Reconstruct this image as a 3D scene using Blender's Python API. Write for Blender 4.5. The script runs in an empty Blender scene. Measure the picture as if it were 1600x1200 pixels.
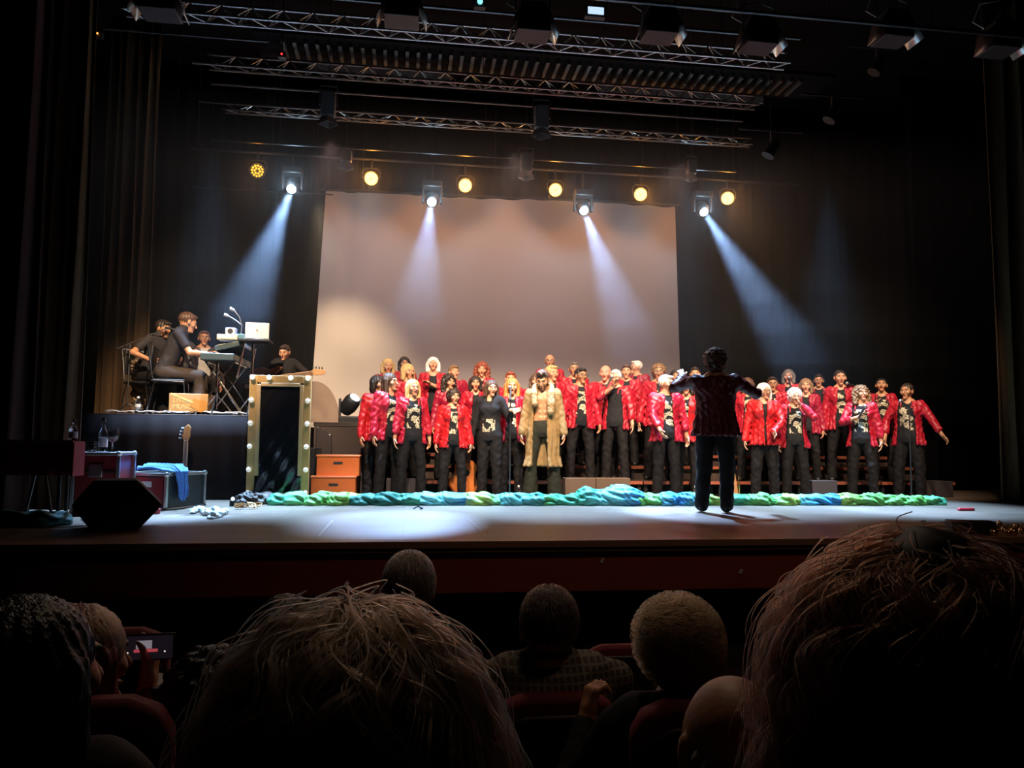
import bpy, math, random
import numpy as np
from mathutils import Vector, Matrix, Euler
random.seed(7); RNG = np.random.RandomState(11)
S = bpy.context.scene
COL = S.collection
PI = math.pi

# ------------------------------------------------------------------ camera
F = 1200.0
CAM = Vector((0, 0, 0.765))
YAW = math.radians(7.86); PITCH = math.radians(4.34); ROLL = 0.010
fwd = Vector((math.sin(YAW)*math.cos(PITCH), math.cos(YAW)*math.cos(PITCH), math.sin(PITCH)))
r0 = Vector((math.cos(YAW), -math.sin(YAW), 0)); u0 = r0.cross(fwd)
rgt = math.cos(ROLL)*r0 + math.sin(ROLL)*u0
upv = math.cos(ROLL)*u0 - math.sin(ROLL)*r0
cd = bpy.data.cameras.new('camera'); cam = bpy.data.objects.new('camera', cd); COL.objects.link(cam)
M3 = Matrix((rgt, upv, -fwd)).transposed()
cam.matrix_world = Matrix.Translation(CAM) @ M3.to_4x4()
cd.sensor_width = 36; cd.lens = 27.0; cd.clip_start = 0.05; cd.clip_end = 100
S.camera = cam

def ray(px, py): return fwd + rgt*((px-800)/F) - upv*((py-600)/F)
def at(px, py, Y):
    d = ray(px, py); return CAM + d*(Y/d.y)
def fl(px, py, z=0.0):
    d = ray(px, py); return CAM + d*((z-CAM.z)/d.z)
def hz(px): return 691 + .01*(px-800)

# ------------------------------------------------------------------ world and exposure
W = bpy.data.worlds.new('world'); S.world = W; W.use_nodes = True
W.node_tree.nodes['Background'].inputs[0].default_value = (.10, .12, .2, 1)
W.node_tree.nodes['Background'].inputs[1].default_value = .01
S.view_settings.view_transform = 'Standard'; S.view_settings.look = 'None'
S.view_settings.exposure = 0.0; S.view_settings.gamma = 1.0; S.view_settings.use_curve_mapping = False
S.cycles.use_denoising = True
S.cycles.max_bounces = 6; S.cycles.diffuse_bounces = 2; S.cycles.glossy_bounces = 3
S.cycles.transmission_bounces = 4; S.cycles.volume_bounces = 0; S.cycles.transparent_max_bounces = 12
S.cycles.sample_clamp_indirect = 4

# ------------------------------------------------------------------ stage lights (the lamps' own bodies come further down; the added spots have none)
def spot(loc, target, power, col, deg, blend=.5, rad=.06, name='spot_light'):
    l = bpy.data.lights.new(name, 'SPOT'); l.energy = power; l.color = col
    l.spot_size = math.radians(deg); l.spot_blend = blend; l.shadow_soft_size = rad
    o = bpy.data.objects.new(name, l); COL.objects.link(o); o.location = loc
    o.rotation_euler = (Vector(target)-Vector(loc)).to_track_quat('-Z', 'Y').to_euler()
    return o
def point(loc, power, col, rad=.05, name='lens_spill'):
    l = bpy.data.lights.new(name, 'POINT'); l.energy = power; l.color = col; l.shadow_soft_size = rad
    o = bpy.data.objects.new(name, l); COL.objects.link(o); o.location = loc; return o

BLUE = [(457, 291, (262, 800)), (675, 312, (612, 812)), (911, 325, (1085, 800)), (1097, 327, (1400, 796))]
AMBER = [(402, 267), (580, 279), (727, 290), (868, 297), (1001, 304), (1137, 310)]
YB = 13.3
for (x, y, t) in BLUE:
    p = at(x, y, YB)
    nb = (fl(*t) - p).normalized()
    spot(p + nb*.17, fl(*t), 6500 if x == 675 else 10000, (.36, .58, 1.0), 15.5, .8, .05, 'beam_light')
    point(p + Vector((0, -.22, -.05)), 20, (.55, .8, 1.0), .04)
for (x, y) in AMBER:
    p = at(x, y, YB)
    k = .25 if x == 402 else 1
    spot(p + Vector((0, -.12, 0)), p + Vector((0, -2.2, -3.0)), 80*k, (1.0, .42, .10), 70, 1, .1, 'amber_light')
    point(p + Vector((0, -.2, 0)), 20*k, (1.0, .36, .04), .05)
# front electric: fresnels over the stage front, warm white, aimed at the choir
FRES = [(250, 0, -2.6, 1.9, 2300, 44), (628, 12, .3, 1.3, 2100, 49), (832, 35, 1.7, 1.3, 2000, 49), (1030, 38, 3.1, 1.3, 1900, 49), (1185, 55, 4.5, 1.3, 1600, 49), (1395, 45, 5.9, 1.25, 1600, 49), (1562, 62, 7.2, 1.2, 900, 40)]
for (px_, py_, tx, tz_, pw_, dg_) in FRES:
    p = at(px_, py_, 7.3) + Vector((0, .02, -.20))
    spot(p, (tx, 11.1, tz_), pw_*.9, (1.0, .72, .46) if px_ == 250 else (1.0, .77, .57), dg_, .7, .10, 'fresnel_light')
# added cold spots without fixtures, put in to brighten the boards
for x in (-2.6, -.5, 1.7, 3.9, 6.1):
    spot((x, 10.15, 5.0), (x, 9.2, 0), 7600, (.33, .61, 1.0), 44, .9, .1, 'added_floor_wash')
# added spots stand in for spill and bounce on the projection cloth
for x in (-1.2, 1.6, 4.2):
    spot((x, 11.2, 5.1), (x*.85+.1, 14.2, 2.2), 105, (1.0, .64, .54), 110, 1, .15, 'added_screen_wash')
spot((-1.4, 11.9, 4.4), (-1.1, 14.2, 2.0), 520, (1.0, .74, .44), 50, 1, .1, 'added_screen_warm')  # added warm spot that makes the cream patch on the cloth
# added unseen spots: one brightens the stage front, one rims the spectators' hair
spot((2.6, 1.6, 6.2), (2.6, 5.2, -.6), 170, (1.0, .62, .42), 75, 1, .3, 'added_hall_spot')
spot((.8, 5.2, 5.6), (.6, 1.9, .2), 120, (1.0, .74, .54), 62, 1, .3, 'added_hall_spot')
# ------------------------------------------------------------------ materials
MATS = {}
def mat(name, col, rough=.6, metal=0.0, var=0.0, vscale=8.0, bump=0.0, bscale=40.0, emit=None, estr=0, sheen=0, trans=0, stretch=(1, 1, 1), coat=0):
    if name in MATS: return MATS[name]
    m = bpy.data.materials.new(name); m.use_nodes = True; nt = m.node_tree; N = nt.nodes; L = nt.links
    b = N['Principled BSDF']
    b.inputs['Base Color'].default_value = (*col, 1); b.inputs['Roughness'].default_value = rough; b.inputs['Metallic'].default_value = metal
    if sheen: b.inputs['Sheen Weight'].default_value = sheen; b.inputs['Sheen Tint'].default_value = (*[min(1, c*1.4+.1) for c in col], 1)
    if trans: b.inputs['Transmission Weight'].default_value = trans
    if coat: b.inputs['Coat Weight'].default_value = coat
    if emit: b.inputs['Emission Color'].default_value = (*emit, 1); b.inputs['Emission Strength'].default_value = estr
    tc = N.new('ShaderNodeTexCoord'); mp = N.new('ShaderNodeMapping'); L.new(tc.outputs['Object'], mp.inputs[0]); mp.inputs['Scale'].default_value = stretch
    if var or bump or True:
        n = N.new('ShaderNodeTexNoise'); n.inputs['Scale'].default_value = vscale; n.inputs['Detail'].default_value = 4; L.new(mp.outputs[0], n.inputs['Vector'])
        mx = N.new('ShaderNodeMixRGB'); v = max(var, .04)
        mx.inputs[1].default_value = (*[c*(1-v) for c in col], 1); mx.inputs[2].default_value = (*[min(1, c*(1+v)) for c in col], 1)
        L.new(n.outputs[0], mx.inputs[0]); L.new(mx.outputs[0], b.inputs['Base Color'])
    if bump:
        n2 = N.new('ShaderNodeTexNoise'); n2.inputs['Scale'].default_value = bscale; L.new(mp.outputs[0], n2.inputs['Vector'])
        bp = N.new('ShaderNodeBump'); bp.inputs['Strength'].default_value = bump; bp.inputs['Distance'].default_value = .01
        L.new(n2.outputs[0], bp.inputs['Height']); L.new(bp.outputs[0], b.inputs['Normal'])
    MATS[name] = m; return m

def check_mat(name, c1, c2):
    m = bpy.data.materials.new(name); m.use_nodes = True; nt = m.node_tree; N = nt.nodes; L = nt.links; b = N['Principled BSDF']; b.inputs['Roughness'].default_value = .8
    tc = N.new('ShaderNodeTexCoord'); prev = None
    for ax_ in ('X', 'Z'):
        w = N.new('ShaderNodeTexWave'); w.bands_direction = ax_; w.inputs['Scale'].default_value = 14; L.new(tc.outputs['Object'], w.inputs['Vector'])
        g = N.new('ShaderNodeMath'); g.operation = 'GREATER_THAN'; g.inputs[1].default_value = .78; L.new(w.outputs['Fac'], g.inputs[0])
        if prev is None: prev = g
        else:
            s_ = N.new('ShaderNodeMath'); s_.operation = 'MAXIMUM'; L.new(prev.outputs[0], s_.inputs[0]); L.new(g.outputs[0], s_.inputs[1]); prev = s_
    mx = N.new('ShaderNodeMixRGB'); mx.inputs[1].default_value = (*c1, 1); mx.inputs[2].default_value = (*c2, 1); L.new(prev.outputs[0], mx.inputs[0]); L.new(mx.outputs[0], b.inputs['Base Color'])
    return m
def attr_mat(name, rough=.5, metal_from_alpha=False, sss=0.0):
    m = bpy.data.materials.new(name); m.use_nodes = True; nt = m.node_tree; N = nt.nodes; L = nt.links
    b = N['Principled BSDF']; a = N.new('ShaderNodeAttribute'); a.attribute_name = 'tint'
    L.new(a.outputs['Color'], b.inputs['Base Color']); b.inputs['Roughness'].default_value = rough
    if metal_from_alpha:      # sequin print: patches inside the chest area marked in the alpha channel
        tc = N.new('ShaderNodeTexCoord'); nz = N.new('ShaderNodeTexNoise'); nz.inputs['Scale'].default_value = 12; nz.inputs['Detail'].default_value = 2; L.new(tc.outputs['Object'], nz.inputs['Vector'])
        ga = N.new('ShaderNodeMath'); ga.operation = 'GREATER_THAN'; ga.inputs[1].default_value = .455; L.new(nz.outputs[0], ga.inputs[0])
        mu = N.new('ShaderNodeMath'); mu.operation = 'MULTIPLY'; L.new(ga.outputs[0], mu.inputs[0]); L.new(a.outputs['Alpha'], mu.inputs[1])
        n3 = N.new('ShaderNodeTexNoise'); n3.inputs['Scale'].default_value = 70; L.new(tc.outputs['Object'], n3.inputs['Vector'])
        cr = N.new('ShaderNodeValToRGB'); cr.color_ramp.elements[0].position = .4; cr.color_ramp.elements[0].color = (.16, .12, .07, 1); cr.color_ramp.elements[1].position = .62; cr.color_ramp.elements[1].color = (.95, .84, .62, 1); L.new(n3.outputs[0], cr.inputs[0])
        mx = N.new('ShaderNodeMixRGB'); L.new(mu.outputs[0], mx.inputs[0]); L.new(a.outputs['Color'], mx.inputs[1]); L.new(cr.outputs[0], mx.inputs[2]); L.new(mx.outputs[0], b.inputs['Base Color'])
        m2 = N.new('ShaderNodeMath'); m2.operation = 'MULTIPLY'; m2.inputs[1].default_value = .5; L.new(mu.outputs[0], m2.inputs[0]); L.new(m2.outputs[0], b.inputs['Metallic'])
    n2 = N.new('ShaderNodeTexNoise'); n2.inputs['Scale'].default_value = 60
    bp = N.new('ShaderNodeBump'); bp.inputs['Strength'].default_value = .15; bp.inputs['Distance'].default_value = .004
    L.new(n2.outputs[0], bp.inputs['Height']); L.new(bp.outputs[0], b.inputs['Normal'])
    return m
M_SKIN = attr_mat('skin', .5); M_PRINT = attr_mat('printed_cloth', .8, True); M_PRINT.node_tree.nodes['Principled BSDF'].inputs['Specular IOR Level'].default_value = .25; M_CLOTH = attr_mat('dyed_cloth', .6)

M_BLACK = mat('black_paint', (.012, .012, .013), .55)
M_STEEL = mat('steel', (.5, .5, .5), .32, 1.0)
M_DSTEEL = mat('dark_steel', (.11, .11, .115), .38, .9)
M_TRUSS = mat('truss_aluminium', (.45, .43, .42), .38, 1.0)
M_CHROME = mat('chrome', (.8, .8, .82), .18, 1.0)
M_BRASS = mat('gold_metal', (.8, .5, .25), .25, 1.0)
M_WOOD = mat('plywood', (.36, .22, .10), .6, 0, .25, 3, .1, 60, stretch=(1, 1, 8))
M_ORANGE = mat('orange_box_paint', (.62, .13, .025), .5, 0, .12, 4)
M_DECK = mat('riser_deck', (.035, .024, .02), .55, 0, .3, 5)
M_DECKRED = mat('riser_edge', (.30, .075, .035), .45, 0, .2, 5)
M_DRAPE = mat('black_drape', (.004, .004, .005), .85, 0, .2, 3)
M_BROWNDRAPE = mat('brown_drape', (.13, .08, .045), .85, 0, .25, 3)
for _m in (M_DRAPE, M_BROWNDRAPE): _m.node_tree.nodes['Principled BSDF'].inputs['Specular IOR Level'].default_value = .08
M_RIGDARK = mat('dark_board', (.02, .018, .018), .7, 0, .3, 4)
M_GREYCASE = mat('lamp_body', (.010, .010, .011), .5)
M_WHITE = mat('white_plastic', (.7, .7, .68), .45)
M_SEAT = mat('red_seat_velvet', (.16, .012, .02), .75, 0, .15, 20, sheen=.6)
M_REDCLOTH = mat('red_table_cloth', (.30, .010, .025), .7, 0, .15, 6)
M_CASERED = mat('case_red_panel', (.22, .02, .025), .35, 0, .1)
M_CASEBLK = mat('case_black_panel', (.03, .035, .04), .4, 0, .1)

# ------------------------------------------------------------------ mesh helper
class MB:
    def __init__(s): s.v = []; s.f = []
    def add(s, vs, fs):
        n = len(s.v); s.v += [tuple(p) for p in vs]; s.f += [tuple(i+n for i in f) for f in fs]; return s
    def box(s, c, size, R=None):
        hx, hy, hz_ = [q/2 for q in size]; c = Vector(c)
        vs = [Vector((x*hx, y*hy, z*hz_)) for x in (-1, 1) for y in (-1, 1) for z in (-1, 1)]
        if R is not None: vs = [R @ p for p in vs]
        return s.add([c+p for p in vs], [(0, 1, 3, 2), (4, 6, 7, 5), (0, 4, 5, 1), (2, 3, 7, 6), (0, 2, 6, 4), (1, 5, 7, 3)])
    def bar(s, a, b, r, n=8, r2=None):
        a = Vector(a); b = Vector(b); r2 = r if r2 is None else r2
        d = (b-a).normalized(); x = d.orthogonal().normalized(); y = d.cross(x)
        vs = [];
        for p, q in ((a, r), (b, r2)): vs += [p + (x*math.cos(2*PI*i/n) + y*math.sin(2*PI*i/n))*q for i in range(n)]
        fs = [(i, (i+1) % n, n+(i+1) % n, n+i) for i in range(n)] + [tuple(range(n))[::-1], tuple(range(n, 2*n))]
        return s.add(vs, fs)
    def tube(s, pts, r, n=8):
        pts = [Vector(p) for p in pts]; vs = []; m = len(pts)
        ref = None
        for i, p in enumerate(pts):
            d = (pts[min(i+1, m-1)]-pts[max(i-1, 0)])
            d = d.normalized() if d.length > 1e-9 else Vector((0, 0, 1))
            if ref is None: ref = d.orthogonal().normalized()
            x = (ref - d*ref.dot(d)); x = x.normalized() if x.length > 1e-6 else d.orthogonal().normalized(); ref = x
            y = d.cross(x); rr = r(i/(m-1)) if callable(r) else r
            vs += [p + (x*math.cos(2*PI*k/n) + y*math.sin(2*PI*k/n))*rr for k in range(n)]
        fs = [(i*n+k, i*n+(k+1) % n, (i+1)*n+(k+1) % n, (i+1)*n+k) for i in range(m-1) for k in range(n)]
        fs += [tuple(range(n))[::-1], tuple(range((m-1)*n, m*n))]
        return s.add(vs, fs)
    def lathe(s, prof, c=(0, 0, 0), n=20, axis=None):
        c = Vector(c); R = Matrix.Identity(3)
        if axis is not None: R = Vector((0, 0, 1)).rotation_difference(Vector(axis)).to_matrix()
        vs = []; m = len(prof)
        for (r, z) in prof: vs += [c + R @ Vector((r*math.cos(2*PI*k/n), r*math.sin(2*PI*k/n), z)) for k in range(n)]
        fs = [(i*n+k, i*n+(k+1) % n, (i+1)*n+(k+1) % n, (i+1)*n+k) for i in range(m-1) for k in range(n)]
        fs += [tuple(range(n))[::-1], tuple(range((m-1)*n, m*n))]
        return s.add(vs, fs)
    def prism(s, poly, a, b):      # poly: list of 3-vectors at plane, swept by vector from a to b
        n = len(poly); a = Vector(a); b = Vector(b)
        return s.add([Vector(p)+a for p in poly]+[Vector(p)+b for p in poly],
                     [tuple(range(n))[::-1], tuple(range(n, 2*n))] + [(i, (i+1) % n, n+(i+1) % n, n+i) for i in range(n)])
    def ball(s, c, r, n=14, sq=(1, 1, 1)):
        m = n//2+1; c = Vector(c); vs = []
        for i in range(m):
            th = PI*i/(m-1); th = min(max(th, .02), PI-.02)
            vs += [c + Vector((r*sq[0]*math.sin(th)*math.cos(2*PI*k/n), r*sq[1]*math.sin(th)*math.sin(2*PI*k/n), -r*sq[2]*math.cos(th))) for k in range(n)]
        fs = [(i*n+k, i*n+(k+1) % n, (i+1)*n+(k+1) % n, (i+1)*n+k) for i in range(m-1) for k in range(n)]
        fs += [tuple(range(n))[::-1], tuple(range((m-1)*n, m*n))]
        return s.add(vs, fs)
    def grid(s, fn, nu, nv):
        vs = [fn(i/nu, j/nv) for i in range(nu+1) for j in range(nv+1)]
        fs = [(i*(nv+1)+j, (i+1)*(nv+1)+j, (i+1)*(nv+1)+j+1, i*(nv+1)+j+1) for i in range(nu) for j in range(nv)]
        return s.add(vs, fs)
    def build(s, name, m, parent=None, bevel=0.0, smooth=True, solid=0.0, loc=None):
        me = bpy.data.meshes.new(name); vs = s.v
        if loc is not None: vs = [tuple(Vector(p)-Vector(loc)) for p in vs]
        me.from_pydata(vs, [], s.f); me.update()
        if smooth:
            me.shade_smooth(); me.set_sharp_from_angle(angle=math.radians(38))
        me.materials.append(m)
        o = bpy.data.objects.new(name, me); COL.objects.link(o)
        if loc is not None: o.location = loc
        if parent is not None: o.parent = parent
        if bevel:
            b = o.modifiers.new('bevel', 'BEVEL'); b.width = bevel; b.segments = 2; b.limit_method = 'ANGLE'
        if solid:
            b = o.modifiers.new('solid', 'SOLIDIFY'); b.thickness = solid
        return o

def tag(o, label, cat, group=None, kind=None):
    o['label'] = label; o['category'] = cat
    if group: o['group'] = group
    if kind: o['kind'] = kind
    return o
def thing(name, label, cat, loc=(0, 0, 0), rz=0.0, group=None):
    o = bpy.data.objects.new(name, None); COL.objects.link(o); o.location = loc; o.rotation_euler = (0, 0, rz)
    o.empty_display_size = .1
    return tag(o, label, cat, group)
def struct(o, label=None):
    o['kind'] = 'structure'
    if label: o['label'] = label
    return o
def dup(root, loc=None, rz=None, label=None):
    r = root.copy(); COL.objects.link(r)
    if loc is not None: r.location = loc
    if rz is not None: r.rotation_euler = (0, 0, rz)
    if label: r['label'] = label
    for ch in root.children:
        c = ch.copy(); COL.objects.link(c); c.parent = r
        for g in ch.children:
            d = g.copy(); COL.objects.link(d); d.parent = c
    return r

# ------------------------------------------------------------------ signed-distance modelling (smooth bodies and clothes)
def V(*a): return np.array(a, dtype=np.float64)
def axis_pts(lo, hi, h, fine):
    p = [lo]
    while p[-1] < hi:
        x = p[-1]; st = h
        for (a, b, hf) in fine:
            if a-1e-9 <= x < b: st = min(st, hf)
        p.append(x+st)
    return np.array(p, dtype=np.float32)
def cone(a, b, r1, r2, k=.02, op='+', sq=None):
    a = V(*a); b = V(*b); ba = b-a; L2 = max(float(ba @ ba), 1e-10); R = max(r1, r2)
    def d(X, Y, Z):
        x, y, z = X-a[0], Y-a[1], Z-a[2]
        t = np.clip((x*ba[0]+y*ba[1]+z*ba[2])/L2, 0, 1)
        return np.sqrt((x-t*ba[0])**2+(y-t*ba[1])**2+(z-t*ba[2])**2)-(r1+(r2-r1)*t)
    return (op, d, np.minimum(a, b)-R, np.maximum(a, b)+R, k)
def ell(c, r, k=.02, op='+', R=None):
    c = V(*c); r = V(*r); m = r.max()
    bb = r if R is None else np.array([m, m, m])
    def d(X, Y, Z):
        x, y, z = X-c[0], Y-c[1], Z-c[2]
        if R is not None:
            x, y, z = (x*R[0, i]+y*R[1, i]+z*R[2, i] for i in range(3))
        k0 = np.sqrt((x/r[0])**2+(y/r[1])**2+(z/r[2])**2)+1e-9
        k1 = np.sqrt((x/r[0]**2)**2+(y/r[1]**2)**2+(z/r[2]**2)**2)+1e-9
        return k0*(k0-1)/k1
    return (op, d, c-bb, c+bb, k)
def loft(A, B, xd, ts, rx, ry, cx=None, cy=None, k=.02, op='+', pw=2.0):
    A = V(*A); B = V(*B); ax = B-A; L = np.linalg.norm(ax); ax = ax/L; xd = V(*xd); xd = xd-ax*(xd @ ax); xd /= np.linalg.norm(xd); yd = np.cross(ax, xd)
    cx = [0]*len(ts) if cx is None else cx; cy = [0]*len(ts) if cy is None else cy
    R = max(max(rx), max(ry))+max(map(abs, list(cx)+list(cy)))
    def d(X, Y, Z):
        x, y, z = X-A[0], Y-A[1], Z-A[2]
        t = (x*ax[0]+y*ax[1]+z*ax[2])/L
        u = x*xd[0]+y*xd[1]+z*xd[2]; w = x*yd[0]+y*yd[1]+z*yd[2]
        a = np.interp(t, ts, rx); b = np.interp(t, ts, ry)
        u = u-np.interp(t, ts, cx); w = w-np.interp(t, ts, cy)
        q = (np.abs(u/a)**pw+np.abs(w/b)**pw)**(1/pw)
        dl = (q-1)*np.minimum(a, b)
        return np.maximum(dl, (np.abs(t-(ts[0]+ts[-1])/2)-(ts[-1]-ts[0])/2)*L)
    P0 = A+ax*L*ts[0]; P1 = A+ax*L*ts[-1]
    e = R*np.sqrt(np.clip(1-ax**2, 0, 1))
    return (op, d, np.minimum(P0, P1)-e, np.maximum(P0, P1)+e, k)
def gen(fn, lo, hi, k, op): return (op, fn, V(*lo), V(*hi), k)

def sdf_mesh(prims, h=.012, fine=((), (), ()), disp=None, pad=.03):
    adds = [p for p in prims if p[0] == '+']
    lo = np.min([p[2] for p in adds], 0)-pad; hi = np.max([p[3] for p in adds], 0)+pad
    ax = [axis_pts(lo[i], hi[i], h, fine[i]) for i in range(3)]
    val = np.full([len(a) for a in ax], 1.0, dtype=np.float32)
    for (op, d, l, u, k) in prims:
        pd = k+2.5*h
        sl = [slice(*np.searchsorted(ax[i], [l[i]-pd, u[i]+pd])) for i in range(3)]
        if any(q.stop <= q.start for q in sl): continue
        X = ax[0][sl[0]][:, None, None]; Y = ax[1][sl[1]][None, :, None]; Z = ax[2][sl[2]][None, None, :]
        b = d(X, Y, Z).astype(np.float32); b = np.broadcast_to(b, [len(ax[i][sl[i]]) for i in range(3)]); w = tuple(sl); a = val[w]
        if op == '+':
            if k > 1e-5:
                hh = np.clip(.5+.5*(a-b)/k, 0, 1); val[w] = a+(b-a)*hh-k*hh*(1-hh)
            else: val[w] = np.minimum(a, b)
        else:
            b = -b
            if k > 1e-5:
                hh = np.clip(.5-.5*(a-b)/k, 0, 1); val[w] = a+(b-a)*hh+k*hh*(1-hh)
            else: val[w] = np.maximum(a, b)
    if disp is not None:
        ii = np.nonzero(np.abs(val) < .045)
        val[ii] += disp(ax[0][ii[0]], ax[1][ii[1]], ax[2][ii[2]]).astype(np.float32)
    for a_ in range(3):
        q = [slice(None)]*3; q[a_] = 0; val[tuple(q)] = 1; q[a_] = -1; val[tuple(q)] = 1
    ins = val < 0; nc = [n-1 for n in val.shape]
    strides = np.array([nc[1]*nc[2], nc[2], 1])
    quads = []; ids = []; pos = []
    for a_ in range(3):
        s0 = [slice(None)]*3; s1 = [slice(None)]*3; s0[a_] = slice(0, -1); s1[a_] = slice(1, None)
        A = ins[tuple(s0)]; B = ins[tuple(s1)]
        I = np.argwhere(A != B)
        if len(I) == 0: continue
        va = val[tuple(s0)][tuple(I.T)]; vb = val[tuple(s1)][tuple(I.T)]
        t = va/(va-vb)
        P = np.stack([ax[i][I[:, i]] for i in range(3)], 1).astype(np.float64)
        nx = ax[a_][I[:, a_]+1]; P[:, a_] += t*(nx-P[:, a_])
        b_, c_ = (a_+1) % 3, (a_+2) % 3
        cell = []
        for (db, dc) in ((-1, -1), (0, -1), (0, 0), (-1, 0)):
            J = I.copy(); J[:, b_] += db; J[:, c_] += dc
            cell.append(J @ strides)
        cell = np.stack(cell, 1)
        flip = B[tuple(I.T)]
        q = cell.copy(); q[flip] = q[flip][:, ::-1]
        quads.append(q); ids.append(cell.reshape(-1)); pos.append(np.repeat(P, 4, 0))
    quads = np.concatenate(quads); ids = np.concatenate(ids); pos = np.concatenate(pos)
    lut = np.full(nc[0]*nc[1]*nc[2], -1, dtype=np.int64); lut[ids] = 1
    used = np.nonzero(lut > 0)[0]; lut[used] = np.arange(len(used))
    ci = lut[ids]; cnt = np.bincount(ci, minlength=len(used))
    verts = np.stack([np.bincount(ci, pos[:, i], len(used))/cnt for i in range(3)], 1)
    return verts, lut[quads]

def np_mesh(name, verts, quads, m, parent=None, col=None, scale=1.0, seg=4):
    me = bpy.data.meshes.new(name); v = (verts*scale).astype(np.float32)
    me.vertices.add(len(v)); me.vertices.foreach_set('co', v.ravel())
    nq = len(quads); me.loops.add(nq*seg); me.loops.foreach_set('vertex_index', quads.astype(np.int32).ravel())
    me.polygons.add(nq); me.polygons.foreach_set('loop_start', np.arange(0, nq*seg, seg, dtype=np.int32))
    me.polygons.foreach_set('use_smooth', np.ones(nq, dtype=bool))
    me.update(calc_edges=True)
    if col is not None:
        a = me.color_attributes.new('tint', 'FLOAT_COLOR', 'POINT'); a.data.foreach_set('color', col.astype(np.float32).ravel())
    me.materials.append(m)
    o = bpy.data.objects.new(name, me); COL.objects.link(o)
    if parent is not None: o.parent = parent
    return o
# ------------------------------------------------------------------ people
TT = [-.14, 0, .18, .36, .54, .71, .86, .96, 1.03]
RX = [.155, .168, .155, .142, .148, .160, .165, .125, .072]
RY = [.10, .115, .108, .102, .108, .115, .098, .07, .058]
HAIR = {'dark': (.022, .013, .009), 'black': (.010, .008, .008), 'brown': (.075, .035, .018), 'lightbrown': (.20, .11, .05), 'blonde': (.55, .36, .15),
        'white': (.75, .72, .66), 'grey': (.30, .27, .25), 'red': (.22, .045, .02), 'orange': (.50, .20, .05), 'pepper': (.14, .12, .11)}
SKINS = {'fair': (.56, .27, .15), 'tan': (.46, .21, .10), 'pink': (.58, .25, .17), 'brown': (.34, .16, .09)}
HS = 1.10
HEADS = {}
def ellh(c, r, k=.02, op='+', R=None): return ell(c, [q*HS for q in r], k, op, R)
def coneh(a, b, r1, r2, k=.02, op='+'): return cone(a, b, r1*HS, r2*HS, k, op)
def nrm(v): return v/max(np.linalg.norm(v), 1e-9)
def ik(S_, W_, l1, l2, hint):
    d = W_-S_; L = np.linalg.norm(d)
    if L > (l1+l2)*.998: W_ = S_+d/L*(l1+l2)*.998; d = W_-S_; L = np.linalg.norm(d)
    a = (l1*l1-l2*l2+L*L)/(2*L); hgt = math.sqrt(max(l1*l1-a*a, 0)); ax = d/L
    n = hint-ax*(hint @ ax); n = nrm(n)
    return S_+ax*a+n*hgt, W_
def rotm(yaw, pitch, tilt=0):
    return np.array(Euler((math.radians(-pitch), math.radians(tilt), math.radians(yaw)), 'XYZ').to_matrix())
def hand_prims(W_, d, n, side, curl=.5, sc=1.0):
    d = nrm(d); n = nrm(n-d*(n @ d)); s = np.cross(d, n)*side      # s points to the thumb side
    P = [cone(W_-d*.02, W_+d*.03, .024*sc, .024*sc, .012)]
    for o, r in ((-.024, .015), (0, .016), (.024, .016)): P.append(cone(W_+d*.03+s*o*.7, W_+d*.082+s*o, r*sc, .013*sc, .012))
    for o, L in ((-.031, .058), (-.011, .074), (.010, .080), (.030, .070)):
        b = W_+d*.084+s*o; c1 = curl*.7; c2 = curl*1.7
        m = b+(d*math.cos(c1)+n*math.sin(c1)+s*o*.9)*L*.55; e = m+(d*math.cos(c2)+n*math.sin(c2)+s*o*.5)*L*.5
        P += [cone(b, m, .0092*sc, .0088*sc, .004), cone(m, e, .0086*sc, .0072*sc, .004)]
    t0 = W_+d*.025+s*.022; t1 = t0+(d*.6+s*.72+n*.35)*.045; t2 = t1+(d*.86+s*.2+n*.45)*.04
    P += [cone(t0, t1, .0125*sc, .0105*sc, .008), cone(t1, t2, .0100*sc, .0085*sc, .003)]
    return P

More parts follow.
